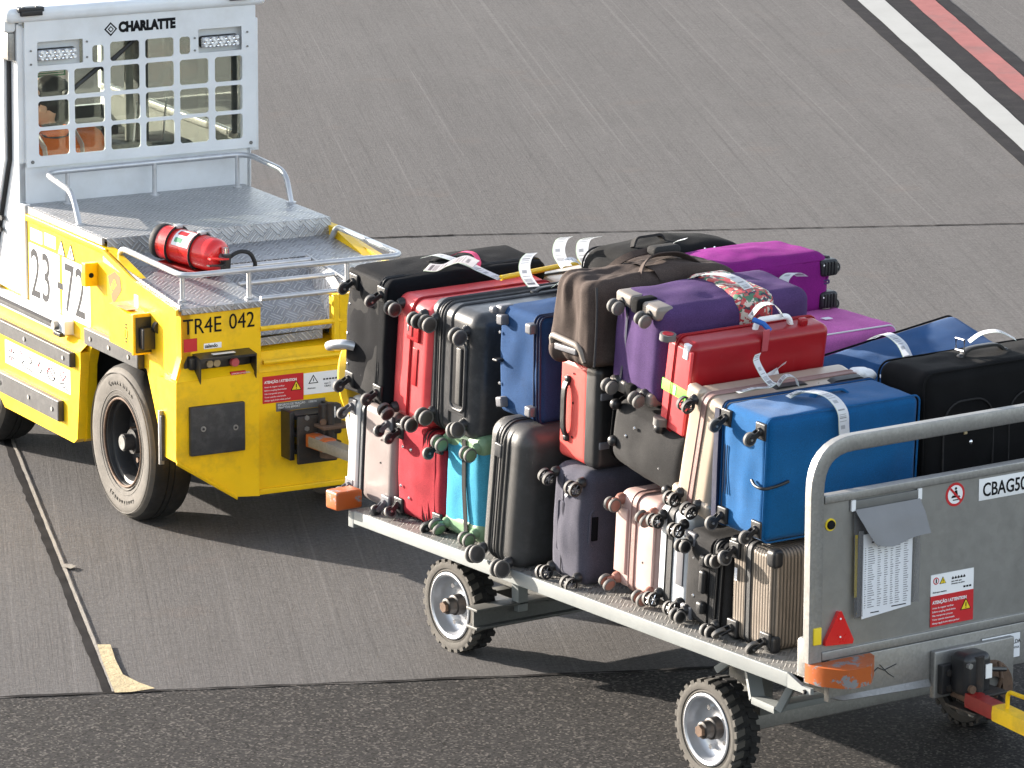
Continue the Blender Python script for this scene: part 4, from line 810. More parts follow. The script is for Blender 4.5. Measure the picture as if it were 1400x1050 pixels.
# document pouch hanging on the panel: a thing of its own
D=thing('document_pouch','clear plastic pouch with a printed baggage list, hung on the grey end panel','document pouch',Matrix.Translation((.36,-.004,1.25)))
g=G(); g.box(-.165,.165,-.008,-.001,-.022,.012,'steel_label',.002); g.box(-.168,-.15,-.0095,-.001,-.026,.016,'white_plain'); g.box(.15,.168,-.0095,-.001,-.026,.016,'white_plain'); g.build('hanger_strip',D)
g=G(); n=8; vs=[];fs=[]
for i in range(n+1):
    for j in range(n+1):
        u,v=i/n,j/n; x=-.155+.31*u+v**1.4*(.065*(1-u)+.012*u); z_=-.02-(.135-.0*u)*v-.012*v*math.sin(u*5); y=-.014-.024*min(1,v*2.5)-.035*v*v*(.5+u*(1-u)*2)-.014*math.sin(u*7+.6)*v; vs.append((x,y,z_))
for i in range(n):
    for j in range(n): a=i*(n+1)+j; fs.append((a,a+n+1,a+n+2,a+1))
g.add(vs,fs,'pouch_flap_plastic'); g.build('pouch_flap',D)
g=G(); g.quad((-.155,-.006,-.03),(.155,-.006,-.03),(.148,-.006,-.42),(-.152,-.014,-.44),-.001,'pouch_plastic')
g.quad((-.150,-.03,-.10),(-.128,-.032,-.10),(-.128,-.034,-.43),(-.150,-.024,-.43),-.001,'pouch_plastic'); g.quad((.125,-.03,-.14),(.150,-.026,-.14),(.148,-.028,-.42),(.120,-.03,-.41),-.001,'pouch_plastic'); g.box(-.148,-.136,-.008,-.0065,-.36,-.12,'yellow_sign'); g.build('pouch_sleeve',D)
g=G(); g.quad((-.120,-.020,-.12),(.118,-.020,-.12),(.114,-.020,-.425),(-.122,-.020,-.445),-.001,'paper')
for k in range(27):
    z_=-.175-.0088*k
    for a,b in ((-.112,-.104),(-.096,-.062),(-.05,-.03),(-.018,.0),(.012,.026),(.036,.062),(.076,.10)):
        w_=(b-a)*random.uniform(.5,1); g.box(a,a+w_,-.0222,-.0205,z_,z_+.0022,'grey_plastic')
for a,b,z_ in((-.08,-.03,-.142),(.0,.05,-.138),(.06,.09,-.142),(-.08,-.05,-.156),(.0,.03,-.156),(-.08,-.04,-.428),(.02,.09,-.418)): g.box(a,b,-.0222,-.0205,z_,z_+.004,'ink_grey')
g.build('baggage_list',D)
# tow bar of the next cart in the coupling
W=thing('tow_bar','red and yellow tow bar of a following cart, hooked into the rear coupling','tow bar')
g=G(); d=V((-.05,-1,-.05)).normalized()
p0=V((.675,-.06,.462)); p2=p0+d*.27; p3=p0+d*1.9
g.tube([p0,p0+d*.12],.02,'rust',8,flat=(.03,.05)); g.tube([p0+d*.10,p2],.03,'red_paint',8,flat=(.058,.068)); g.build('bar_tip',W)
g=G(); g.tube([p2,p3],.03,'yellow',8,flat=(.062,.072)); g.build('bar_shaft',W)
g=G(); h=V((0,0,1)); s=p0+d*.32; g.tube([s+h*.03,s+h*.095,s+h*.105+d*.16,s+h*.04+d*.18],.0085,'yellow',8,fil=.025); g.build('bar_handle',W)
g=G(); g.box(-.03,.03,-.02,.02,-.001,.001,'white_plain'); o=g.build('bar_label',W); o.matrix_basis=Matrix.Translation(p0+d*.52+h*.037)@Matrix.Rotation(math.atan2(d.y,d.x),4,'Z')@Matrix.Rotation(.13,4,'Y')
# ============================================================ LUGGAGE
def tagmat():
    m,nt,b=nodes('bag_tag'); uv=nt.nodes.new('ShaderNodeUVMap'); s=nt.nodes.new('ShaderNodeSeparateXYZ'); nt.links.new(uv.outputs[0],s.inputs[0])
    U,Vv=s.outputs[0],s.outputs[1]
    seg=math_(nt,'FRACT',math_(nt,'MULTIPLY',U,1/.105)); inb=math_(nt,'MULTIPLY',math_(nt,'GREATER_THAN',seg,.12),math_(nt,'LESS_THAN',seg,.62))
    edge=math_(nt,'MULTIPLY',math_(nt,'GREATER_THAN',Vv,.008),math_(nt,'LESS_THAN',Vv,.042))
    wn=nt.nodes.new('ShaderNodeTexWhiteNoise'); wn.noise_dimensions='1D'; nt.links.new(math_(nt,'FLOOR',math_(nt,'MULTIPLY',U,420)),wn.inputs['W'])
    bar=math_(nt,'MULTIPLY',math_(nt,'MULTIPLY',math_(nt,'GREATER_THAN',wn.outputs[0],.5),inb),edge)
    tx=math_(nt,'MULTIPLY',math_(nt,'MULTIPLY',math_(nt,'GREATER_THAN',seg,.72),math_(nt,'LESS_THAN',seg,.86)),math_(nt,'MULTIPLY',math_(nt,'GREATER_THAN',Vv,.012),math_(nt,'LESS_THAN',Vv,.034)))
    c=mixc(nt,math_(nt,'MULTIPLY',bar,.6),(.78,.79,.81),(.08,.08,.1)); c=mixc(nt,math_(nt,'MULTIPLY',tx,.5),c,(.2,.22,.25))
    ge=math_(nt,'MULTIPLY',math_(nt,'LESS_THAN',Vv,.003),math_(nt,'GREATER_THAN',Vv,-.1)); c=mixc(nt,math_(nt,'MULTIPLY',ge,.3),c,(.25,.55,.12))
    nt.links.new(c,b.inputs['Base Color']); b.inputs['Roughness'].default_value=.45
    tr=nt.nodes.new('ShaderNodeBsdfTranslucent'); nt.links.new(c,tr.inputs[0]); ms=nt.nodes.new('ShaderNodeMixShader'); ms.inputs[0].default_value=.42; out=nt.nodes['Material Output']
    nt.links.new(b.outputs[0],ms.inputs[1]); nt.links.new(tr.outputs[0],ms.inputs[2]); nt.links.new(ms.outputs[0],out.inputs[0])
tagmat()
def soft(n,c,**k): fabric(n,c,**k)
soft('f_black',(.012,.012,.013),var=.2); soft('f_greyblack',(.062,.060,.060),var=.2); soft('f_navyblack',(.008,.009,.013)); soft('f_red',(.42,.035,.050)); soft('f_blue',(.030,.10,.27),var=.12); soft('f_bright',(.003,.105,.30),var=.08,sheen=.1)
soft('f_navy',(.002,.060,.19),var=.12,sheen=.08); soft('f_brown',(.135,.100,.086),var=.18,sc=300); soft('f_purple',(.16,.085,.26),var=.12); soft('f_magenta',(.40,.025,.34),var=.1); soft('f_pink',(.62,.16,.45),var=.1)
soft('f_turq',(.06,.32,.47),var=.08); soft('f_slate',(.115,.112,.150),var=.1,sheen=.08); soft('f_strap',(.07,.068,.065),sc=500)
def shell(n,c,rough=.35,metal=0,**k): mat(n,c,rough,metal,spec=k.pop('spec',.35),scuff=1,coat=k.pop('coat',.12),bs=k.pop('bs',(300,.12,.001)),**k)
shell('h_red',(.62,.070,.075),.34,var=.06,dirt=((.35,.03,.04),.3,10)); shell('h_coral',(.66,.085,.070),.42,var=.06,dirt=((.4,.05,.05),.35,12)); shell('h_crimson',(.40,.008,.014),.38,var=.08)
shell('h_grey',(.060,.061,.065),.36,var=.12,dirt=((.2,.2,.2),.35,16)); shell('h_darkgrey',(.060,.058,.056),.5,var=.1,dirt=((.14,.14,.14),.3,18),bs=(350,.5,.0015)); shell('h_white',(.72,.70,.68),.4,var=.04,dirt=((.45,.42,.38),.3,9)); shell('h_silverpink',(.56,.47,.45),.38,.15,var=.08,dirt=((.42,.36,.33),.4,9))
shell('h_champ',(.56,.46,.36),.32,.25,var=.06,dirt=((.4,.33,.26),.35,10)); shell('h_rose',(.66,.46,.42),.38,.1,var=.06,dirt=((.45,.3,.27),.35,10)); shell('h_silver',(.66,.69,.72),.35,.2,var=.05,dirt=((.4,.42,.44),.35,10)); shell('h_taupe',(.25,.205,.165),.42,.25,var=.08,dirt=((.15,.12,.1),.4,12)); shell('h_green',(.26,.42,.24),.45,var=.08)
mat('zip_rose',(.42,.25,.22),.55,var=.15,bs=(400,.6)); mat('zip_black',(.03,.03,.032),.6,var=.2,bs=(400,.6)); mat('zip_grey',(.16,.17,.18),.45,var=.2,bs=(400,.5)); mat('copper_disc',(.46,.20,.15),.45,var=.12); mat('khaki',(.33,.28,.24),.5,var=.1); mat('green_strap',(.16,.72,.04),.6,var=.06,bs=(500,.4)); mat('pink_ribbon',(.72,.05,.16),.6,var=.08); mat('white_cord',(.75,.74,.72),.7,var=.05); mat('blue_tag',(.01,.16,.65),.5,var=.05); mat('navy_trim',(.010,.015,.06),.5,var=.1)
def ribbed():
    m,nt,b=nodes('h_ribbed'); t=nt.nodes.new('ShaderNodeTexCoord'); s=nt.nodes.new('ShaderNodeSeparateXYZ'); nt.links.new(t.outputs['Object'],s.inputs[0]); sn=nt.nodes.new('ShaderNodeSeparateXYZ'); nt.links.new(t.outputs['Normal'],sn.inputs[0])
    f=math_(nt,'GREATER_THAN',math_(nt,'ABSOLUTE',sn.outputs[0]),.7); u=math_(nt,'ADD',math_(nt,'MULTIPLY',math_(nt,'SUBTRACT',1,f),s.outputs[0]),math_(nt,'MULTIPLY',f,s.outputs[1]))
    w=math_(nt,'SINE',math_(nt,'MULTIPLY',u,2*math.pi/.0165)); h=ramp(nt,w,-.75,.1); n=ramp(nt,noi(nt,t.outputs['Object'],12,5),.3,.7)
    c=mixc(nt,n,(.17,.14,.11),(.23,.19,.155)); c=mixc(nt,h,tuple(x*.25 for x in (.3,.25,.2)),c); nt.links.new(c,b.inputs['Base Color']); b.inputs['Metallic'].default_value=.2; b.inputs['Roughness'].default_value=.42; bump(nt,b,h,.9,.004)
ribbed()
def floral():
    m,nt,b=nodes('floral'); co=objc(nt); v=nt.nodes.new('ShaderNodeTexVoronoi'); v.inputs['Scale'].default_value=55
    nz=nt.nodes.new('ShaderNodeTexNoise'); nt.links.new(co,nz.inputs['Vector']); nz.inputs['Scale'].default_value=18; nz.inputs['Detail'].default_value=5
    ad=nt.nodes.new('ShaderNodeVectorMath'); ad.operation='ADD'; nt.links.new(co,ad.inputs[0]); sc_=nt.nodes.new('ShaderNodeVectorMath'); sc_.operation='SCALE'; nt.links.new(nz.outputs['Color'],sc_.inputs[0]); sc_.inputs['Scale'].default_value=.12; nt.links.new(sc_.outputs[0],ad.inputs[1]); nt.links.new(ad.outputs[0],v.inputs['Vector'])
    cr=nt.nodes.new('ShaderNodeValToRGB'); g=nt.nodes.new('ShaderNodeSeparateColor'); nt.links.new(v.outputs['Color'],g.inputs[0]); nt.links.new(g.outputs[0],cr.inputs[0]); e=cr.color_ramp; e.interpolation='CONSTANT'
    for p,c in ((.0,(.40,.03,.04,1)),(.3,(.55,.5,.42,1)),(.5,(.06,.16,.09,1)),(.68,(.5,.08,.07,1)),(.85,(.03,.03,.05,1))):
        if p==0: e.elements[0].color=c
        else: x=e.elements.new(p); x.color=c
    e.elements[-1].color=(.6,.55,.48,1); nt.links.new(cr.outputs[0],b.inputs['Base Color']); b.inputs['Roughness'].default_value=.6
floral()
def caster(par,y,z,kind,x=0,r=.027,wm='rubber_grey',disc='disc_taupe',hm='black_plastic',ang=-90,out=.046,spin=0):
    """swivel caster on the face x=0 (pointing to -x); ang = direction it hangs in the y-z plane"""
    g=G(); M=Matrix.Translation((x,y,z))@Matrix.Rotation(R(ang),4,'X')   # local +y = hang direction
    g.M=M; tr=.019
    if kind=='twin':
        g.lathe([(0,-.004),(.024,-.004),(.022,.012),(.014,.024),(0,.026)],(0,0,0),(-1,0,0),hm,20)
        g.rbox((-.034,.010,0),(.032,.036,.017),.008,hm,2,(1,1,1))
        for s in(-1,1):
            c=V((-out,tr,s*.0165)); g.lathe([(0,-.007),(r*.72,-.0075),(r*.8,-.006),(r*.96,-.007),(r,-.004),(r,.004),(r*.96,.007),(r*.8,.006),(r*.72,.0075),(0,.007)],c,(0,0,1),wm,28,[disc,disc,wm,wm,wm,wm,wm,disc,disc])
        g.cyl((-out,tr,-.02),(-out,tr,.02),.006,hm,seg=10)
    elif kind=='spoke':
        g.lathe([(0,-.004),(.022,-.004),(.020,.014),(.012,.024),(0,.026)],(0,0,0),(-1,0,0),hm,20); g.rbox((-.034,.010,0),(.032,.034,.013),.006,hm,2,(1,1,1))
        for s in(-1,1):
            c=V((-out,tr,s*.0165)); g.lathe([(r*.74,-.006),(r,-.0065),(r,.0065),(r*.74,.006),(r*.74,-.006)],c,(0,0,1),'black_plastic',28,['black_plastic',wm,wm,'black_plastic'][:4]); g.cyl(c+V((0,0,-.006)),c+V((0,0,.006)),r*.22,disc,seg=12)
            for k in range(6):
                a=k*math.pi/3+spin; u=V((math.cos(a),math.sin(a),0)); g.tube([c+u*r*.15,c+u*r*.8],.0022,disc,6)
    elif kind=='fork':
        g.M=Matrix.Translation((x,y,z)); g.rbox((-.006,0,0),(.016,.062,.066),.006,hm,2,(1,1,1)); g.M=M; g.cyl((0,0,0),(-.026,0,0),.019,hm,.015)
        out=out*1.3
        for s in(-1,1): g.tube([(-.020,0,s*.010),(-out,tr*1.3,s*.012)],.007,hm,8,flat=(.005,.022))
        g.lathe([(0,-.009),(r*.4,-.0095),(r*.72,-.006),(r*.8,-.008),(r,-.006),(r,.006),(r*.8,.008),(r*.72,.006),(r*.4,.0095),(0,.009)],(-out,tr*1.3,0),(0,0,1),wm,28,['black_plastic' if disc=='disc_taupe' else disc]*3+[wm]*3+['black_plastic' if disc=='disc_taupe' else disc]*3)
        g.cyl((-out,tr*1.3,-.016),(-out,tr*1.3,.016),.005,'galv',seg=8)
    elif kind=='foot':
        g.rbox((-.012,0,0),(.045,.042,.042),.019 if hm=='black_plastic' else .008,hm,3,(1,1,1))
    g.M=Matrix(); return g.build('caster_wheel' if kind!='foot' else 'foot_stud',par)
def rrect(L,H,r,n=6,x0=0,z0=0):
    p=[]
    for cx,cz,a in((L-r,H-r,0),(r,H-r,90),(r,r,180),(L-r,r,270)):
        for k in range(n+1): t=R(a+90*k/n); p.append((x0+cx+r*math.cos(t),z0+cz+r*math.sin(t)))
    return p
def bag(label,cat,pos,L,T,H,shellm,kind='hard',yaw=0,roll=0,pitch=0,r=.045,ribs=None,zipm='zip_black',zipw=.018,zipy=0,half=None,cast='twin',cr=.027,ca=None,cm={},cy=.033,cz=.040,piping=None,name='suitcase',skip=(),bulge=.008,corners=None,seed=1,flip=False,rivets=None,grp='suitcases and bags stacked on the baggage cart'):
    M=Matrix.Translation(pos)@Matrix.Rotation(R(yaw),4,'Z')@Matrix.Rotation(R(roll),4,'X')@Matrix.Rotation(R(pitch),4,'Y')
    if flip: M=M@Matrix.Rotation(math.pi,4,'Z')
    e=thing(name,label,cat,M,grp)
    off=V((seed*3.1,seed*1.7,seed*.9))
    def fn(p,n,h):
        if kind=='soft':
            u=[1-(p[i]/h[i])**2 for i in range(3)]; f=max(0,u[0]*u[1] if abs(n.z)>.7 else u[0]*u[2] if abs(n.y)>.7 else u[1]*u[2])
            q=(p+off); w=noise.noise(q*7)*.007+noise.noise(V((q.x*14,q.y*18,q.z*4)))*.0045+abs(noise.noise(V((q.x*5+q.z*3,q.y*9,q.z*6-q.x*2))))*.006
            return p+n*(bulge*f+w*(.35+f))
        q=p+off; d=noise.noise(q*5)*.0012
        if ribs:
            ax_,fr,am=ribs; prof=abs(math.sin(p[ax_]*fr*math.pi)); d+=am*(1 if prof>.62 else -.2 if prof<.35 else 0)*(1 if abs(n[ax_])<.5 else 0)
        return p+n*(d+bulge*.4*max(0,(1-(p.x/h[0])**2)*(1-(p.z/h[2])**2))*(1 if abs(n.y)>.7 else 0))
    inn=(26,10,20) if kind=='soft' else ((30,26,34) if ribs else (6,4,6))
    g=G()
    if half:   # two halves with different colours (front half towards +y, back half towards -y)
        yz=zipy; hA=T/2-yz; hB=T/2+yz
        g.rbox((L/2,yz+hA/2,H/2),(L,hA,H),r*.8,shellm,4,inn,fn); g.rbox((L/2,-T/2+hB/2,H/2),(L,hB,H),r*.8,half,4,inn,fn)
    else: g.rbox((L/2,0,H/2),(L,T,H),r,shellm,5,inn,fn)
    g.build('shell' if kind=='hard' else 'body',e,ang=60)
    if zipw:
        g=G(); rr=rrect(L+.006,H+.006,r*1.05,7,-.003,-.003); n=len(rr); vs=[(a,y,b) for y in(zipy-zipw/2,zipy+zipw/2) for a,b in rr]
        rr2=rrect(L-.012,H-.012,r*.85,7,.006,.006); vs+=[(a,y,b) for y in(zipy-zipw/2,zipy+zipw/2) for a,b in rr2]
        fs=[]
        for i in range(n):
            j=(i+1)%n; fs+=[(i,j,n+j,n+i),(i,2*n+i,2*n+j,j),(n+i,n+j,3*n+j,3*n+i)]
        g.add(vs,fs,zipm)
        for s in(-1,1): g.tube([(a,zipy+s*zipw*.55,b) for a,b in rr],.003,zipm if kind=='hard' else 'zip_black',6,closed=True)
        g.build('zipper',e)
    if piping:
        for s in(-1,1):
            g=G(); rr=rrect(L-.008,H-.008,r,7,.004,.004); g.tube([(a+.0,s*(T/2-.012),b) for a,b in rr],.0045,piping,6,closed=True); g.build('piping',e)
    if cast:
        pts=[(s*(T/2-cy),z) for s in(1,-1) for z in(cz,H-cz)]
        for i,(y,z) in enumerate(pts):
            if i in skip: continue
            a=(ca[i] if ca else -90)+random.uniform(-14,14); caster(e,y,z,cast,0,cr,ang=a,spin=i*.4,**cm)
        if corners:
            for y,z in pts:
                g=G(); g.rbox((.018,y+(cy*.35 if y>0 else -cy*.35),z+(cz*.3 if z>H/2 else -cz*.3)),(.05,cy*1.75,cz*1.6),.018,corners,3,(1,1,1)); g.build('corner_guard',e)
    if rivets:
        for y,z in rivets: g=G(); g.lathe([(0,.004),(.005,.0035),(.0075,0)],(-.002-(bulge*.8 if kind=='soft' else 0),y,z),(-1,0,0),'chrome',12); g.build('rivet',e)
    return e
def part(e,nm,fnc,**tg):
    g=G(); fnc(g); return g.build(nm,e,**tg)
def handle(e,p,q,out,m='black_plastic',r=.008,w=.02,nm='carry_handle'):
    p,q,out=V(p),V(q),V(out); d=(q-p)
    g=G(); g.tube([p,p+out*.85+d*.12,p+out+d*.3,p+out+d*.7,q+out*.85-d*.12,q],r,m,10,fil=.02,flat=(r*1.5,w)); 
    g.rbox(p,(.03,.03,.03),.01,m,2,(1,1,1)); g.rbox(q,(.03,.03,.03),.01,m,2,(1,1,1)); return g.build(nm,e)
def wtag(e,pts,w,nm='luggage_tag',m='bag_tag'):
    """tag given in world points; width vector in world"""
    inv=e.matrix_basis.inverted(); g=G(); g.ribbon([inv@V(p) for p in pts],[inv.to_3x3()@V(x) for x in w] if isinstance(w,list) else inv.to_3x3()@V(w),m); return g.build(nm,e)
def slot(e,x,y0,y1,z0,z1,m,deep=.012,frame=None):
    g=G(); g.rbox((x-.001,(y0+y1)/2,(z0+z1)/2),(.004,y1-y0,z1-z0),.0019,m,2,(1,1,1))
    if frame:
        g.tube([(x-.003,y,z) for y,z in [(a,b) for a,b in rrect(y1-y0,z1-z0,min(y1-y0,z1-z0)*.3,5,y0,z0)]],.004,frame,8,closed=True)
    return g.build('grip_recess',e)
S=.604
# ---- bottom row, far to near
q=bag('white and silver hard suitcase at the left end of the bottom row','suitcase',(.10,3.10,S+.012),.68,.34,.43,'h_silverpink',half='h_silverpink',roll=4.5,zipy=.07,zipw=.02,zipm='zip_grey',cast='fork',cr=.026,cm={'hm':'grey_plastic'},ca=[-100,-90,-95,-90])
part(q,'front_panel',lambda g:g.rbox((.325,.125,.215),(.672,.10,.437),.035,'h_white',4,(2,1,2)))
for y,z in((-.075,.30),(-.075,.20)): part(q,'rivet',lambda g:g.lathe([(0,.003),(.005,0)],(-.002,y,z),(-1,0,0),'dark_steel',10))
r_=bag('dark red fabric suitcase in the bottom row, between the white one and the turquoise one','suitcase',(.11,2.735,S+.006),.66,0.35,.40,'f_red','soft',zipy=-.05,zipw=.015,zipm='f_red',r=.035,cast='fork',cr=.026,corners='black_plastic',rivets=[(.11,.30),(.05,.30),(.12,.13),(.06,.09)],seed=2,bulge=.014,ca=[-110,-95,-80,-90],roll=1.5)
for y in(-.03,-.075,-.12): part(r_,'piping',lambda g:g.tube([(a-.004,y,b) for a,b in rrect(.668,.40,.035)],.005,'f_red',6,closed=True))
s=bag('turquoise suitcase with pale green ends and a black strap, in the bottom row','suitcase',(.115,2.43,S+.006),.62,0.27,.44,'f_turq','soft',zipw=0,r=.04,cast='twin',cr=.03,cm={'disc':'h_green','hm':'h_green'},seed=3,bulge=.006,ca=[-70,-90,-90,-80],roll=1.5)
part(s,'end_cap',lambda g:g.rbox((.31,0,.045),(.63,.278,.10),.04,'h_green',4,(2,2,1))); part(s,'end_cap',lambda g:g.rbox((.31,0,.40),(.63,.278,.095),.04,'h_green',4,(2,2,1)))
part(s,'luggage_strap',lambda g:g.tube([(-.010,-.02,.42),(-.014,-.03,.22),(-.013,-.05,.02)],.01,'f_strap',8,flat=(.004,.028)))
t=bag('large dark grey hard suitcase in the bottom row, right beside the turquoise one','suitcase',(-.005,2.015,S-.0),.78,0.28,.60,'h_darkgrey',roll=7,r=.075,zipy=.025,zipw=.016,zipm='zip_black',cast='twin',cr=0.037,cm={'disc':'h_darkgrey','wm':'rubber_grey'},cz=.04,cy=.05,ca=[-110,-90,-90,-90],skip=(1,3))
for c in list(t.children):
    if c.name.startswith('caster') : pass
part(t,'ridge',lambda g:[g.tube([(a-.002,y,b) for a,b in rrect(.784,.594,.08,8,-.0,-.0)],.006,'h_darkgrey',8,closed=True) for y in(-.03,.0,.055)])
part(t,'latch',lambda g:g.rbox((-.004,.03,.48),(.016,.05,.06),.007,'h_grey',3,(1,1,1)))
u=bag('slate blue covered suitcase with a D shaped side handle, in the bottom row','suitcase',(.075,1.645,S+.0),.66,0.24,0.475,'f_slate','soft',zipw=0,r=.05,cast='spoke',cr=.029,cm={'disc':'grey_plastic'},seed=4,bulge=.006,ca=[-90,-90,-90,-90],roll=3.5)
part(u,'seam',lambda g:[g.tube([(-.008,.025,z) for z in(.0+.04*k for k in range(12))],.0016,'ink',6)]); slot(u,-.004,.018,.055,.12,.33,'f_slate',frame='f_slate'); part(u,'opening',lambda g:g.rbox((-.007,.018,.225),(.006,.008,.20),.0029,'ink',2,(1,1,1)))
part(u,'grip_recess',lambda g:(g.tube([(.045+a-.10,-.118,b) for a,b in rrect(.055,.15,.022,5,.08,.17)],.005,'f_slate',8,closed=True),g.rbox((.045,-.121,.245),(.03,.012,.10),.005,'f_navyblack',2,(1,1,1))))
part(u,'label',lambda g:g.add([(-.0135,.01,.36),(-.0135,-.03,.40),(-.0135,-.037,.39),(-.0135,.003,.35)],[(0,1,2,3)],'paper'))
v=bag('rose gold hard suitcase with copper wheels in the bottom row','suitcase',(.14,1.275,S+.02),.62,.28,.405,'h_rose',roll=4,zipy=.02,zipw=.03,zipm='zip_rose',r=.045,cast='twin',cr=.028,cm={'disc':'copper_disc','hm':'copper_disc'},ca=[-80,-90,-90,-80])
part(v,'raised_panel',lambda g:(g.rbox((-.003,.092,.20),(.012,.075,.27),.005,'h_rose',2,(1,1,1)),g.rbox((-.003,-.075,.20),(.012,.095,.27),.005,'h_rose',2,(1,1,1))))
for z in(.30,.15): part(v,'rivet',lambda g:g.lathe([(0,.003),(.005,0)],(-.010,-.06,z),(-1,0,0),'dark_steel',10))
w_=bag('narrow silver hard suitcase with a black zip, beside the rose gold one','suitcase',(.14,1.035,S+.022),.60,0.2,.40,'h_silver',half='h_silver',zipy=.02,zipw=.035,zipm='zip_black',r=.035,cast='spoke',cr=.028,cm={'disc':'chrome'},ca=[-90,-90,-90,-90],roll=4)
part(w_,'grip_recess',lambda g:g.rbox((-.0025,-.052,.20),(.006,.045,.19),.0028,'grey_plastic',2,(1,1,1)))
x_=bag('black fabric suitcase with a padded grip, in the bottom row beside the taupe one','suitcase',(.11,.79,S+.004),.60,.26,.365,'f_greyblack','soft',roll=5,zipy=-.06,zipw=.016,r=.03,cast='twin',cr=.026,cm={'disc':'black_plastic'},seed=5,bulge=.005,rivets=[(.07,.26),(.06,.11)],piping=None)
for y in(-.035,-.085,-.115): part(x_,'piping',lambda g:g.tube([(a-.004,y,b) for a,b in rrect(.608,.36,.03)],.006,'f_black',6,closed=True))
part(x_,'grip',lambda g:g.rbox((-.018,-.012,.19),(.028,.035,.095),.012,'black_plastic',3,(1,1,1)))
for z in(.275,.085): part(x_,'foot_stud',lambda g:g.rbox((-.016,-.01,z),(.035,.04,.05),.012,'black_plastic',2,(1,1,1)))
for z in(.33,.03): part(x_,'corner_guard',lambda g:g.rbox((.0,.10,z),(.02,.07,.055),.008,'grey_plastic',2,(1,1,1)))
y_=bag('taupe ribbed hard suitcase in the bottom row, right beside the end frame of the cart','suitcase',(.11,.485,S+.002),.66,.27,.40,'h_ribbed',roll=1.5,zipy=.02,zipw=.026,zipm='zip_black',r=.035,cast='fork',cr=.03,cm={'hm':'black_plastic'},corners='black_plastic',cz=.045,ca=[-60,-100,-60,-90],skip=(3,))
part(y_,'label',lambda g:g.box(-.008,-.006,.085,.10,.235,.285,'paper'))
# ---- upper row
a_=bag('black suitcase with a white tag and a pink ribbon, leftmost of the top row','suitcase',(.04,3.04,1.085),.80,.31,.545,'f_navyblack','soft',zipy=-.09,zipw=.012,r=.035,cast='fork',cr=.028,cm={'hm':'black_plastic'},seed=6,bulge=.012,ca=[-90,-95,-85,-90],cy=.05,cz=.06,roll=5)
part(a_,'end_panel',lambda g:g.rbox((.006,.03,.27),(.024,.245,.525),.011,'f_greyblack',3,(1,12,20),lambda p,n,h:p+n*noise.noise(p*9)*.008))
for y,z in((.13,.12),(.14,.25),(.13,.38),(.02,.10)): part(a_,'rivet',lambda g:g.lathe([(0,.003),(.005,0)],(-.008,y,z),(-1,0,0),'chrome',10))
b_=bag('coral red hard suitcase in the top row, squeezed against the charcoal ridged one','suitcase',(.075,2.775,1.035),.70,0.28,.53,'h_red',zipy=.0,zipw=.008,zipm='h_crimson',r=.05,cast='twin',cr=.031,cm={'disc':'dark_steel','wm':'rubber_grey'},cy=.055,ca=[-70,-90,-90,-75],roll=6)
part(b_,'lock',lambda g:(g.rbox((-.004,-.02,.405),(.014,.09,.095),.006,'h_crimson',2,(1,1,1)),g.rbox((-.010,.0,.405),(.012,.04,.06),.005,'h_red',2,(1,1,1)),g.box(-.018,-.014,.0,.012,.395,.42,'chrome',.001)))
slot(b_,-.002,-.055,-.02,.17,.33,'h_crimson')
for k in range(7): part(b_,'vent_slot',lambda g:g.box(-.003,.004,.138,.146,.09+.055*k,.10+.055*k,'h_crimson'))
c_=bag('charcoal ridged hard suitcase with a long recessed grip between its wheels, top row','suitcase',(.095,2.50,1.03),.68,.37,.545,'h_grey',zipy=.08,zipw=.014,zipm='zip_black',r=.06,cast='twin',cr=.034,cm={'disc':'disc_taupe','wm':'rubber_grey'},cy=.075,cz=.075,ca=[-80,-75,-95,-90],roll=3.5)
part(c_,'ridge',lambda g:[g.tube([(a-.001,y,b) for a,b in rrect(.682,.547,.065,8)],.006,'h_grey',8,closed=True) for y in(.055,.11,.0)])
part(c_,'grip_recess',lambda g:(g.rbox((-.002,-.06,.27),(.010,.12,.33),.004,'h_grey',3,(1,1,1)),g.tube([(-.006,-.115+a,b) for a,b in rrect(.10,.29,.03,6,0,.125)],.008,'h_grey',10,closed=True),g.rbox((-.006,-.065,.27),(.006,.075,.25),.002,'ink',2,(1,1,1)),g.rbox((-.010,-.075,.27),(.012,.035,.24),.005,'h_darkgrey',2,(1,1,1))))
d_=bag('denim blue fabric suitcase in the top row, beside the charcoal ridged one','suitcase',(.12,2.03,1.19),.70,.30,.44,'f_blue','soft',zipw=0,r=.03,cast='foot',cm={'hm':'grey_plastic'},seed=7,bulge=.006,rivets=[(.13,.33),(.13,.12)],cy=.05,cz=.05,roll=0.5)
for y in(-.145,-.125,-.105): part(d_,'piping',lambda g:g.tube([(a-.003,y,b) for a,b in rrect(.706,.44,.03)],.0045,'navy_trim',6,closed=True))
part(d_,'side_foot',lambda g:g.rbox((-.01,.155,.42),(.05,.04,.03),.012,'grey_plastic',3,(1,1,1))); part(d_,'side_foot',lambda g:g.rbox((-.02,.12,.22),(.04,.035,.012),.005,'black_plastic',2,(1,1,1)))
part(d_,'corner_guard',lambda g:g.rbox((.02,.13,.425),(.07,.05,.035),.012,'grey_plastic',2,(1,1,1)))
f_=bag('small coral red case with black panels and a carry handle, below the brown holdall','suitcase',(.12,1.67,1.085),.55,.205,.415,'h_coral',zipw=0,r=.03,cast=None,roll=2.5)
part(f_,'side_panel',lambda g:g.rbox((.13,-.12,.21),(.27,.10,.422),.03,'black_plastic',3,(1,1,1)))
handle(f_,(.0,.035,.09),(.0,.035,.33),(-.022,0,0),'black_plastic',.009,.026)
for z in(.10,.30): part(f_,'latch',lambda g:g.rbox((.04,-.168,z),(.06,.012,.03),.005,'grey_plastic',2,(1,1,1)))
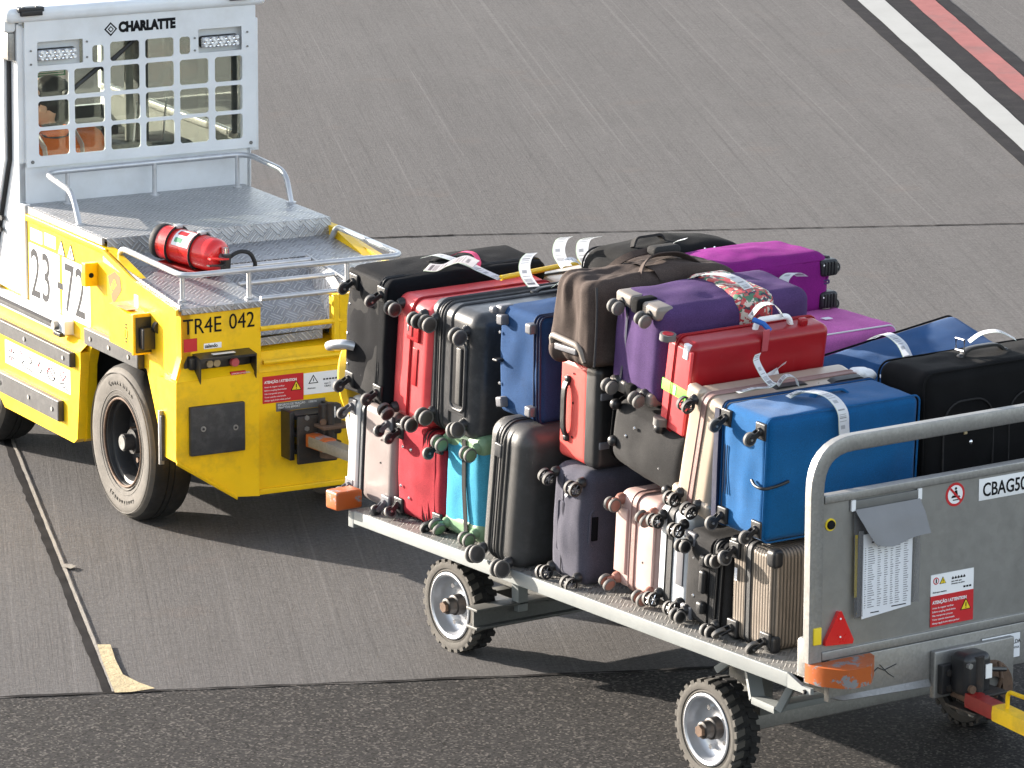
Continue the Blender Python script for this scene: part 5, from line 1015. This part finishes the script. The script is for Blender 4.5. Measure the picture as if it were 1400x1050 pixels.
for z in(.36,.24,.10): part(f_,'rivet',lambda g:g.lathe([(0,.003),(.005,0)],(-.002,.0,z),(-1,0,0),'ink',10))
# brown holdall
e_=thing('travel_bag','brown fabric holdall with two carry handles, lying on top of the coral red case','travel bag',Matrix.Translation((.035,1.58,1.505))@Matrix.Rotation(R(-1),4,'Z'),'suitcases and bags stacked on the baggage cart')
def duf(p,n,h):
    q=p.copy(); t=(p.z+h[2])/(2*h[2]); q.y*=1-.22*t**3; q.x+= .03*t if p.x<0 else -.08*t**2
    end=max(0,-p.x/h[0])
    f=noise.noise(V((p.x*9+3,p.y*20,p.z*3.5)))*.016*(.4+end)+noise.noise(V((p.x*22,p.y*30,p.z*9)))*.005
    q.z-=.03*(abs(p.x)/h[0])**2*t; q.z+=.012*math.sin(p.x*9)*t
    return q+n*f
part(e_,'body',lambda g:g.rbox((.40,0,.185),(.80,.34,.37),.055,'f_brown',6,(40,20,22),duf))
part(e_,'piping',lambda g:g.tube([(.01+.03*max(0,(z/.37)),-.165*(1-.2*(z/.37)**3),z) for z in(.02,.08,.15,.22,.28,.33)],.005,'ink_grey',6))
part(e_,'end_grip',lambda g:(g.tube([(.008,.11,.055),(-.006,.105,.105),(-.006,-.09,.09),(.006,-.11,.03)],.013,'khaki',10,fil=.03),g.rbox((-.0,.01,.062),(.016,.15,.026),.006,'grey_plastic',2,(2,2,1))))
for yy in(-.07,.06): part(e_,'carry_handle',lambda g:g.tube([(.24,yy*2.2,.20),(.25,yy*1.7,.33),(.31,yy,.385),(.38,yy*.6,.405),(.50,yy*.6,.40),(.57,yy,.36),(.62,yy*1.7,.30),(.63,yy*2.2,.17)],.01,'f_brown',8,fil=.05,flat=(.006,.035)))
part(e_,'handle_wrap',lambda g:g.rbox((.46,0,.41),(.13,.07,.04),.018,'f_greyblack',3,(2,1,1)))
part(e_,'thread_tie',lambda g:[g.tube([(.30+.012*k,-.17,.235+.006*(k%2)),(.315+.012*k,-.175,.25-.008*(k%3))],.003,'orange_dim',5) for k in range(4)])
g_=bag('purple fabric covered suitcase with a floral band, standing on the black tilted case','suitcase',(.12,1.265,1.43),.72,.33,.395,'f_purple','soft',zipw=0,r=.05,cast='twin',cr=.028,cm={'disc':'rubber_grey','wm':'rubber_grey'},seed=8,bulge=.012,cy=.075,cz=.035,ca=[-80,-85,-80,-85],roll=6.5)
part(g_,'zipper',lambda g:g.tube([(-.012,.075-.018*math.sin(k*.25),.015+.036*k) for k in range(11)],.005,'navy_trim',8,flat=(.004,.014)))
for z in(.37,.02):
    for y in(.085,-.085): part(g_,'wheel_mount',lambda g:g.rbox((.025,y,z),(.085,.11,.055),.016,'khaki',3,(1,1,1)))
    part(g_,'luggage_strap',lambda g:g.rbox((.015,-.01,z+.003),(.10,.05,.062),.012,'f_black',2,(1,1,1)))
part(g_,'floral_band',lambda g:g.rbox((.44,0,.1975),(.21,.356,.421),.05,'floral',4,(4,8,8),lambda p,n,h:p+n*(.005 if abs(n.x)<.5 else -.0)))
i_=bag('black fabric suitcase lying tilted under the purple one, its studded base outwards','suitcase',(.12,1.19,1.10),.60,.50,.27,'f_greyblack','soft',zipw=0,r=.06,cast=None,roll=9,seed=9,bulge=.02,rivets=[(.07,.20),(.12,.15),(-.09,.17),(-.11,.10)],piping='f_black')
for y,z in((.20,.10),(-.17,.03),(-.08,.255),(.21,.25)): caster(i_,y,z,'foot',hm='black_plastic')
h_=bag('bright red hard suitcase with a lime green strap, behind the champagne one','suitcase',(.12,1.01,1.325),.67,0.155,0.395,'h_crimson',roll=9.5,yaw=0,zipy=.03,zipw=.008,zipm='h_crimson',r=.035,cast=None)
part(h_,'front_panel',lambda g:g.rbox((.004,.005,.19),(.014,.15,.345),.006,'h_red',3,(1,1,1))); part(h_,'wheel',lambda g:(g.cyl((-.03,.055,.375),(-.03,.055,.40),.032,'rubber_grey',seg=28),g.cyl((-.03,.055,.40),(-.03,.055,.402),.022,'h_crimson',seg=24)))
part(h_,'wheel',lambda g:g.cyl((-.012,.06,.02),(-.012,.06,.05),.03,'rubber_grey',seg=28)); part(h_,'lock',lambda g:g.box(-.007,.03,-.05,-.02,.325,.385,'paper',.003))
part(h_,'luggage_strap',lambda g:(g.box(-.005,.0,-.09,.09,.16,.205,'green_strap',.001),g.box(-.005,.71,-.0905,-.086,.16,.205,'green_strap',.001),g.box(.40,.70,-.09,-.086,.0,.05,'green_strap',.001)))
part(h_,'label',lambda g:g.box(-.007,-.004,-.0,.012,.165,.20,'paper'))
j_=bag('champagne hard suitcase leaning beside the bright blue one, with black wheels and a white tag','suitcase',(.09,.855,1.07),.74,0.215,0.475,'h_champ',roll=12.5,zipy=.0,zipw=.026,zipm='zip_rose',r=.04,cast='spoke',cr=.029,cm={'disc':'black_plastic'},cy=.05,ca=[-90,-90,-80,-80],corners='h_champ',skip=(3,))
k_=bag('bright blue fabric suitcase next to the end frame, with a long white tag','suitcase',(.09,.53,1.035),.73,.285,.485,'f_bright','soft',zipw=0,r=.03,cast='fork',cr=.028,cy=.035,cz=.05,seed=10,bulge=.006,ca=[-90,-92,-88,-90],roll=3)
part(k_,'piping',lambda g:[g.tube([(a-.003,y,b) for a,b in rrect(.736,.488,.03)],.004,m,6,closed=True) for y,m in((.142,'navy_trim'),(.130,'f_navy'),(-.138,'f_bright'))])
part(k_,'luggage_strap',lambda g:g.tube([(-.012,.155,.46),(-.016,.15,.24),(-.012,.15,.0)],.01,'navy_trim',8,flat=(.010,.03))); part(k_,'side_handle',lambda g:g.tube([(-.012,-.07,.235),(-.022,-.10,.222),(-.024,-.155,.22),(.04,-.158,.225),(.10,-.152,.235)],.006,'black_plastic',10,fil=.03))
part(k_,'pocket_seam',lambda g:[g.tube([(-.011,y,z) for z in(.14,.2,.27,.33)],.0022,'navy_trim',6) for y in(.105,.09)])
# ---- rear row (far side of the cart)
l_=bag('large black suitcase behind the end frame, with a white tag on its buckled handle','suitcase',(.86,.53,.86),.78,.30,.725,'f_black','soft',zipw=0,r=.05,cast=None,seed=11,bulge=.006,piping='f_black')
part(l_,'pocket_seam',lambda g:[g.tube([(a,-.157,b) for a,b in rrect(L,H,.09,7,x0,z0)],.004,'f_greyblack',6,closed=True) for L,H,x0,z0 in((.25,.5,.09,.10),(.32,.50,.42,.10))]); part(l_,'badge',lambda g:g.lathe([(0,.004),(.006,.003),(.009,0)],(.23,-.156,.43),(0,-1,0),'chrome',16))
part(l_,'badge',lambda g:g.rbox((.20,-.158,.49),(.016,.006,.05),.0025,'amber',2,(1,1,1)))
handle(l_,(.30,.0,.725),(.52,.0,.725),(0,0,.035),'black_plastic',.008,.03); part(l_,'buckle',lambda g:g.tube([(.30,-.02,.755),(.30,.03,.755),(.30,.03,.80),(.30,-.02,.80)],.005,'chrome',8,closed=True))
o_=bag('navy blue fabric suitcase behind the bright red one, with a green edged white tag','suitcase',(.80,1.12,1.135),.93,.36,.29,'f_navy','soft',zipw=0,r=.045,cast=None,seed=12,roll=14,pitch=-8.5,bulge=.015,piping='f_navyblack')
part(o_,'carry_handle',lambda g:g.tube([(.38,-.10,.30),(.40,-.10,.325),(.50,-.10,.325),(.53,-.10,.295)],.01,'f_navy',8,fil=.02,flat=(.01,.03))); part(o_,'zip_pulls',lambda g:[g.tube([(.10+.03*k,-.17,.27+.004*k),(.14+.03*k,-.18,.275)],.004,'black_plastic',6) for k in range(4)])
for x in(.27,.33): part(o_,'rivet',lambda g:g.box(x,x+.018,-.12,-.10,.298,.303,'paper'))
n_=bag('pink fabric suitcase with white piping lying below the magenta one','suitcase',(.80,1.60,1.285),.76,.42,.235,'f_pink','soft',zipw=0,r=.04,cast=None,seed=13,bulge=.012)
part(n_,'piping',lambda g:g.tube([(a,-.198,b) for a,b in rrect(.75,.16,.04,6,0,.07)],.0035,'white_cord',6,closed=True)); part(n_,'carry_handle',lambda g:g.tube([(.12,-.05,.245),(.13,-.05,.275),(.32,-.05,.28),(.35,-.05,.245)],.01,'black_plastic',8,fil=.02,flat=(.014,.035)))
part(n_,'label',lambda g:g.box(.50,.54,-.05,-.02,.252,.254,'paper'))
m_=bag('magenta fabric suitcase lying on top with black corner guards and a long white tag','suitcase',(1.50,1.95,1.50),.66,.36,.255,'f_magenta','soft',zipw=0,r=.05,cast='fork',cr=.024,cm={'hm':'black_plastic'},seed=14,bulge=.02,flip=True,cy=.05,cz=.05,pitch=0)
part(m_,'piping',lambda g:(g.tube([(a,.178,b) for a,b in rrect(.64,.10,.04,6,.01,.13)],.005,'f_magenta',6,closed=True),g.tube([(a,.183,b) for a,b in rrect(.64,.012,.005,6,.01,.13)],.004,'f_purple',6,closed=True)))
for z in(.06,.195): part(m_,'corner_guard',lambda g:(g.rbox((.015,.165,z),(.09,.07,.07),.015,'black_plastic',2,(1,1,1)),[g.tube([(-.005+.016*k,.202,z-.028),(-.005+.016*k,.202,z+.028)],.003,'black_plastic',6) for k in range(4)],g.lathe([(0,.002),(.004,0)],(.05,.201,z+.015),(0,1,0),'lens_white',8)))
for x,z in((.33,.19),): part(m_,'zip_pull',lambda g:g.tube([(x,.20,z),(x+.015,.206,z-.025),(x+.012,.206,z-.05)],.006,'chrome',8,flat=(.004,.012)))
part(m_,'rivet',lambda g:g.lathe([(0,.003),(.006,0)],(.20,.198,.07),(0,1,0),'lens_white',10)); part(m_,'label',lambda g:g.box(.36,.40,.02,.04,.262,.264,'paper'))
p_=bag('black wheeled suitcase on top of the pile behind the brown holdall','suitcase',(1.34,2.27,1.50),.62,.36,.25,'f_black','soft',zipw=0,r=.07,cast='fork',cr=.026,seed=15,bulge=.045,flip=True,cy=.05,piping='f_greyblack')
part(p_,'carry_handle',lambda g:g.tube([(.36,.05,.28),(.37,.04,.315),(.50,.04,.315),(.52,.05,.28)],.01,'f_greyblack',8,fil=.03,flat=(.01,.03))); part(p_,'zip_pulls',lambda g:[g.tube([(.18+.05*k,.16,.26),(.20+.05*k,.18,.25),(.24+.05*k,.185,.245)],.005,'chrome',6) for k in range(2)])
z1=bag('pale beige suitcase barely showing behind the black one at the far front corner','suitcase',(1.60,2.86,1.22),.80,.34,.33,'h_champ',zipw=.01,r=.05,cast='twin',flip=True)
z2=bag('olive black suitcase behind the denim blue one, with white tags standing on it','suitcase',(1.60,2.52,1.24),.82,.32,.36,'f_black','soft',zipw=.01,r=.05,cast='twin',flip=True,seed=17)
# lower cases of the far row, under the visible ones
lows=[(2.86,'h_grey'),(2.44,'f_navy'),(2.05,'h_darkgrey'),(1.62,'f_greyblack'),(1.15,'h_taupe')]
for i,(yy,mm) in enumerate(lows):
    bag('%s suitcase on the far side of the deck, under the %s'%(('grey','navy','dark grey','grey black','taupe')[i],('beige one','olive black one','black wheeled one','pink one','navy blue one')[i]),'suitcase',(1.56,yy,S+.01),.74,.36,.60 if i not in(2,) else .87,mm,zipw=.012,r=.05,cast='twin',flip=True,seed=20+i)
bag('black hard suitcase lying flat on the deck under the large black one','suitcase',(1.58,.52,S+.01),.74,.40,.24,'h_darkgrey',zipw=.012,cast='twin',flip=True,seed=26)
pl=G(); pl.tube([(.50,2.705,1.605),(1.30,2.86,1.60)],.0115,'yellow_clean',12); o=pl.build('yellow_pole'); o['label']='thin yellow pole lying across the bags behind the charcoal suitcase'; o['category']='pole'
o=G().rbox((0,0,0),(.10,.08,.05),.024,'white_plain',4,(8,6,4),lambda p,n,h:p+n*noise.noise(p*30)*.012).build('plastic_bag'); o.location=(.86,.76,1.515); o['label']='crumpled white plastic bag tucked between the navy and bright blue suitcases'; o['category']='plastic bag'
# ---- luggage tags
X=V((1,0,0));Y=V((0,1,0));Z=V((0,0,1))
def ap(px,py,ax,v): return at(px,py,ax,v)
wtag(a_,[(.31,2.99,1.665),(.34,2.95,1.68),(.37,2.88,1.672),(.41,2.81,1.655),(.45,2.77,1.63),(.50,2.70,1.60)],V((.05,.01,0)))
wtag(a_,[(.22,2.84,1.66),(.27,2.82,1.655),(.31,2.80,1.675),(.37,2.79,1.685),(.42,2.77,1.66)],V((.015,-.03,.035)))
wtag(a_,[(.44,2.99,1.655),(.47,2.94,1.68),(.485,2.88,1.68),(.475,2.83,1.655),(.465,2.82,1.635)],V((.028,.010,0)),'ribbon','pink_ribbon')
handle(c_,(.42,.02,.545),(.60,.02,.545),(0,0,.02),'black_plastic',.006,.026); handle(a_,(.30,.0,.55),(.50,.0,.55),(0,0,.018),'f_black',.006,.03)
wtag(c_,[at(730,392,1,2.46),at(721,380,1,2.46),at(717,366,1,2.46),at(720,353,1,2.46),at(727,346,1,2.46)],V((.05,-.012,0)))
wtag(c_,[(.60,2.48,1.59),(.66,2.44,1.64),(.70,2.40,1.65),(.73,2.36,1.61),(.74,2.34,1.56)],V((.03,.03,-.01)))
for x0,tip in((769,6),(801,14)):
    wtag(z2,[at(x0+5,364,1,2.50),at(x0-3,352,1,2.50),at(x0-5,340,1,2.50),at(x0-1,328,1,2.50),at(x0+tip,324,1,2.48)],V((.055,-.012,0)))
    wtag(z2,[at(x0-4,364,1,2.46),at(x0+8,356,1,2.44),at(x0+18,356,1,2.43),at(x0+26,364,1,2.42)],V((.02,.05,.01)))
wtag(g_,[(.46,1.34,1.845),(.49,1.27,1.87),(.54,1.17,1.865),(.58,1.09,1.80),(.59,1.07,1.72)],V((.055,.012,0)))
wtag(h_,[(.47,.98,1.75),(.50,.95,1.80),(.55,.93,1.80),(.585,.92,1.75)],V((.02,.05,0))); part(h_,'carry_handle',lambda g:g.tube([(.34,-.01,.385),(.35,-.01,.43),(.50,-.01,.43),(.52,-.01,.385)],.012,'white_plain',10,fil=.03))
part(h_,'name_tag',lambda g:g.rbox((.34,-.085,.375),(.03,.006,.09),.003,'pinkred',2,(1,1,1))); part(h_,'ribbon',lambda g:g.tube([(.32,-.02,.44),(.34,-.06,.435),(.36,-.08,.41)],.011,'blue_tag',8)); part(h_,'latch',lambda g:g.rbox((.56,-.03,.405),(.035,.03,.03),.008,'h_crimson',2,(1,1,1)))
wtag(m_,[at(1097,378,1,1.70),at(1085,373,1,1.70),at(1073,380,1,1.70),at(1069,395,1,1.70),at(1075,412,1,1.70),at(1088,424,1,1.70)],V((.04,-.025,.0)))
wtag(m_,[at(1085,425,1,1.68),at(1095,434,1,1.67),at(1112,441,1,1.64),at(1130,446,1,1.60)],V((.0,.0,.022)))
wtag(n_,[(1.17,1.56,1.525),(1.15,1.50,1.565),(1.13,1.46,1.55),(1.11,1.43,1.52)],V((.05,-.01,0)))
wtag(m_,[(.86,2.05,1.72),(.86,2.04,1.78),(.88,2.02,1.825),(.93,2.0,1.84)],V((.03,.02,0)))
wtag(j_,[(.37,.70,1.545),(.345,.72,1.58),(.32,.74,1.64),(.335,.75,1.665)],V((.045,.02,0))); wtag(j_,[(.20,.70,1.54),(.27,.695,1.548),(.34,.69,1.545),(.37,.685,1.56)],V((.005,.03,0)))
wtag(j_,[(.40,.71,1.54),(.43,.70,1.575),(.46,.68,1.57),(.46,.66,1.54)],V((.02,.045,0))); 
part(j_,'carry_handle',lambda g:g.tube([(.30,-.03,.468),(.32,-.03,.478),(.44,-.03,.478),(.46,-.03,.468)],.008,'black_plastic',8,fil=.01,flat=(.012,.03)))
part(j_,'telescopic_handle',lambda g:g.tube([(.56,-.05,.468),(.58,-.05,.478),(.70,-.05,.478),(.72,-.05,.468)],.008,'black_plastic',8,fil=.01,flat=(.014,.035)))
wtag(j_,[(.50,.88,1.53),(.53,.86,1.57),(.55,.85,1.585)],V((.03,.03,.0)),'ribbon_bow','white_cord'); wtag(j_,[(.50,.88,1.53),(.53,.87,1.545),(.47,.86,1.53)],V((.01,.03,.03)),'ribbon_bow','white_cord')
wtag(k_,[(.33,.52,1.545),(.36,.47,1.57),(.40,.39,1.560),(.425,.345,1.51),(.43,.338,1.44),(.435,.335,1.36)],V((.055,.005,0))); wtag(k_,[(.31,.53,1.54),(.36,.52,1.556),(.42,.50,1.548)],V((.01,.045,0)))
part(k_,'carry_handle',lambda g:g.tube([(.33,.02,.487),(.35,.02,.51),(.47,.02,.51),(.50,.02,.487)],.009,'f_bright',8,fil=.02,flat=(.01,.03)))
wtag(l_,[(1.20,.53,1.645),(1.24,.50,1.68),(1.30,.47,1.685),(1.35,.43,1.655)],V((.03,.05,0)))
wtag(o_,[(1.16,1.08,1.56),(1.17,1.0,1.595),(1.19,.93,1.565),(1.20,.88,1.50),(1.24,.85,1.48)],V((.055,.01,.0)))
# ============================================================ driver, seated in the cab
PM=TR@Matrix.Translation((.435,2.42,-.045))
PR=thing('person','driver in an orange safety vest seated in the tractor cab, head turned left','person',PM)
def skinned(name,verts,edges,rad,m,par,sub=2,root=0):
    me=bpy.data.meshes.new(name); me.from_pydata(verts,edges,[]); o=bpy.data.objects.new(name,me); col.objects.link(o); o.parent=par
    md=o.modifiers.new('s','SKIN'); md.use_smooth_shade=True
    for i,r in enumerate(rad): me.skin_vertices[0].data[i].radius=(r if isinstance(r,tuple) else (r,r))
    me.skin_vertices[0].data[root].use_root=True
    sm=o.modifiers.new('u','SUBSURF'); sm.levels=sub; sm.render_levels=sub
    dg=bpy.context.evaluated_depsgraph_get(); dg.update(); m2=bpy.data.meshes.new_from_object(o.evaluated_get(dg)); o.modifiers.clear(); o.data=m2; bpy.data.meshes.remove(me)
    m2.materials.clear(); m2.materials.append(MATS[m])
    for p in m2.polygons: p.use_smooth=True; p.material_index=0
    return o
bv=[(0,.12,1.05),(0,.06,1.18),(0,.02,1.34),(0,0,1.47),(0,.01,1.56),(0,.02,1.62),
 (-.19,.01,1.48),(-.25,.12,1.27),(-.15,.33,1.30),(-.08,.42,1.35), (.19,.01,1.48),(.25,.12,1.27),(.15,.33,1.30),(.08,.42,1.35),
 (-.10,.14,1.04),(-.12,.50,1.06),(-.12,.58,.92), (.10,.14,1.04),(.12,.50,1.06),(.12,.58,.92)]
be=[(0,1),(1,2),(2,3),(3,4),(4,5),(3,6),(6,7),(7,8),(8,9),(3,10),(10,11),(11,12),(12,13),(0,14),(14,15),(15,16),(0,17),(17,18),(18,19)]
br=[.12,.10,.10,.08,.055,.05,.055,.045,.036,.03,.055,.045,.036,.03,.09,.075,.055,.09,.075,.055]
skinned('body',bv,be,br,'interior_dark',PR)
skinned('safety_vest',[(0,.05,1.12),(0,.03,1.25),(0,.01,1.36),(0,0,1.47),(-.19,.01,1.485),(-.235,.07,1.36),(.19,.01,1.485),(.235,.07,1.36)],[(0,1),(1,2),(2,3),(3,4),(4,5),(3,6),(6,7)],[(.19,.15),(.195,.155),(.20,.16),(.16,.14),.10,.08,.10,.08],'vest_orange',PR)
def hd(g):
    def f(p,n,h):
        q=p.copy(); t=p.z/h[2]
        if t<0: q.x*=1+.28*t; q.y*=1+.12*t
        if p.y>0 and t<-.2: q.y+=.012
        return q
    g.rbox((0,0,0),(.155,.195,.235),.076,'skin',8,(2,3,4),f)
    g.rbox((0,.102,-.015),(.026,.035,.05),.012,'skin',3,(1,1,1)); g.rbox((0,.096,-.062),(.05,.012,.014),.005,'pinkred',2,(1,1,1))
    for s in(-1,1): g.rbox((s*.077,-.005,-.01),(.018,.036,.062),.008,'skin',3,(1,1,1)); g.rbox((s*.03,.094,.01),(.026,.008,.012),.004,'lens_white',2,(1,1,1)); g.rbox((s*.03,.098,.01),(.01,.006,.01),.003,'ink',2,(1,1,1))
HM=Matrix.Translation((-.02,.03,1.70))@Matrix.Rotation(R(52),4,'Z')@Matrix.Rotation(R(6),4,'X')
g=G(); g.M=HM; hd(g); g.M=Matrix(); g.build('head',PR,ang=80)
g=G(); g.M=HM
g.rbox((0,-.022,.035),(.176,.19,.20),.085,'hair',6,(3,3,3),lambda p,n,h:p+n*noise.noise(p*25)*.008); g.rbox((0,-.085,-.03),(.13,.06,.13),.029,'hair',3,(2,1,2)); g.M=Matrix(); g.build('hair',PR)
part(PR,'reflective_stripe',lambda g:(g.tube([(.10,.20,1.15),(.115,.16,1.40),(.10,.02,1.585),(.10,-.12,1.50),(.09,-.165,1.25)],.02,'reflective',8,flat=(.006,.05)),g.tube([(-.10,.20,1.15),(-.115,.16,1.40),(-.10,.02,1.585),(-.10,-.12,1.50),(-.09,-.165,1.25)],.02,'reflective',8,flat=(.006,.05))))
part(PR,'collar',lambda g:g.lathe([(.075,.0),(.085,.03),(.07,.05),(.06,.04)],(0,.01,1.535),(0,.1,1),'vest_orange',24))
for s in(-1,1):
    hv=[(s*.08,.42,1.35),(s*.075,.47,1.365),(s*.07,.505,1.36)]
    vs=[V(p) for p in hv]; ed=[(0,1),(1,2)]; rd=[.03,.036,.03]
    for k in range(4):
        b0=V((s*(.055+.014*k),.515,1.37)); vs+= [b0,b0+V((0,.03,-.008)),b0+V((0,.038,-.035)),b0+V((0,.022,-.055))]; n0=len(vs)-4; ed+=[(2,n0),(n0,n0+1),(n0+1,n0+2),(n0+2,n0+3)]; rd+=[.010,.009,.0085,.008]
    vs+=[V((s*.045,.47,1.35)),V((s*.035,.50,1.335))]; ed+=[(1,len(vs)-2),(len(vs)-2,len(vs)-1)]; rd+=[.011,.009]
    skinned('hand',[tuple(p) for p in vs],ed,rd,'skin',PR,1)
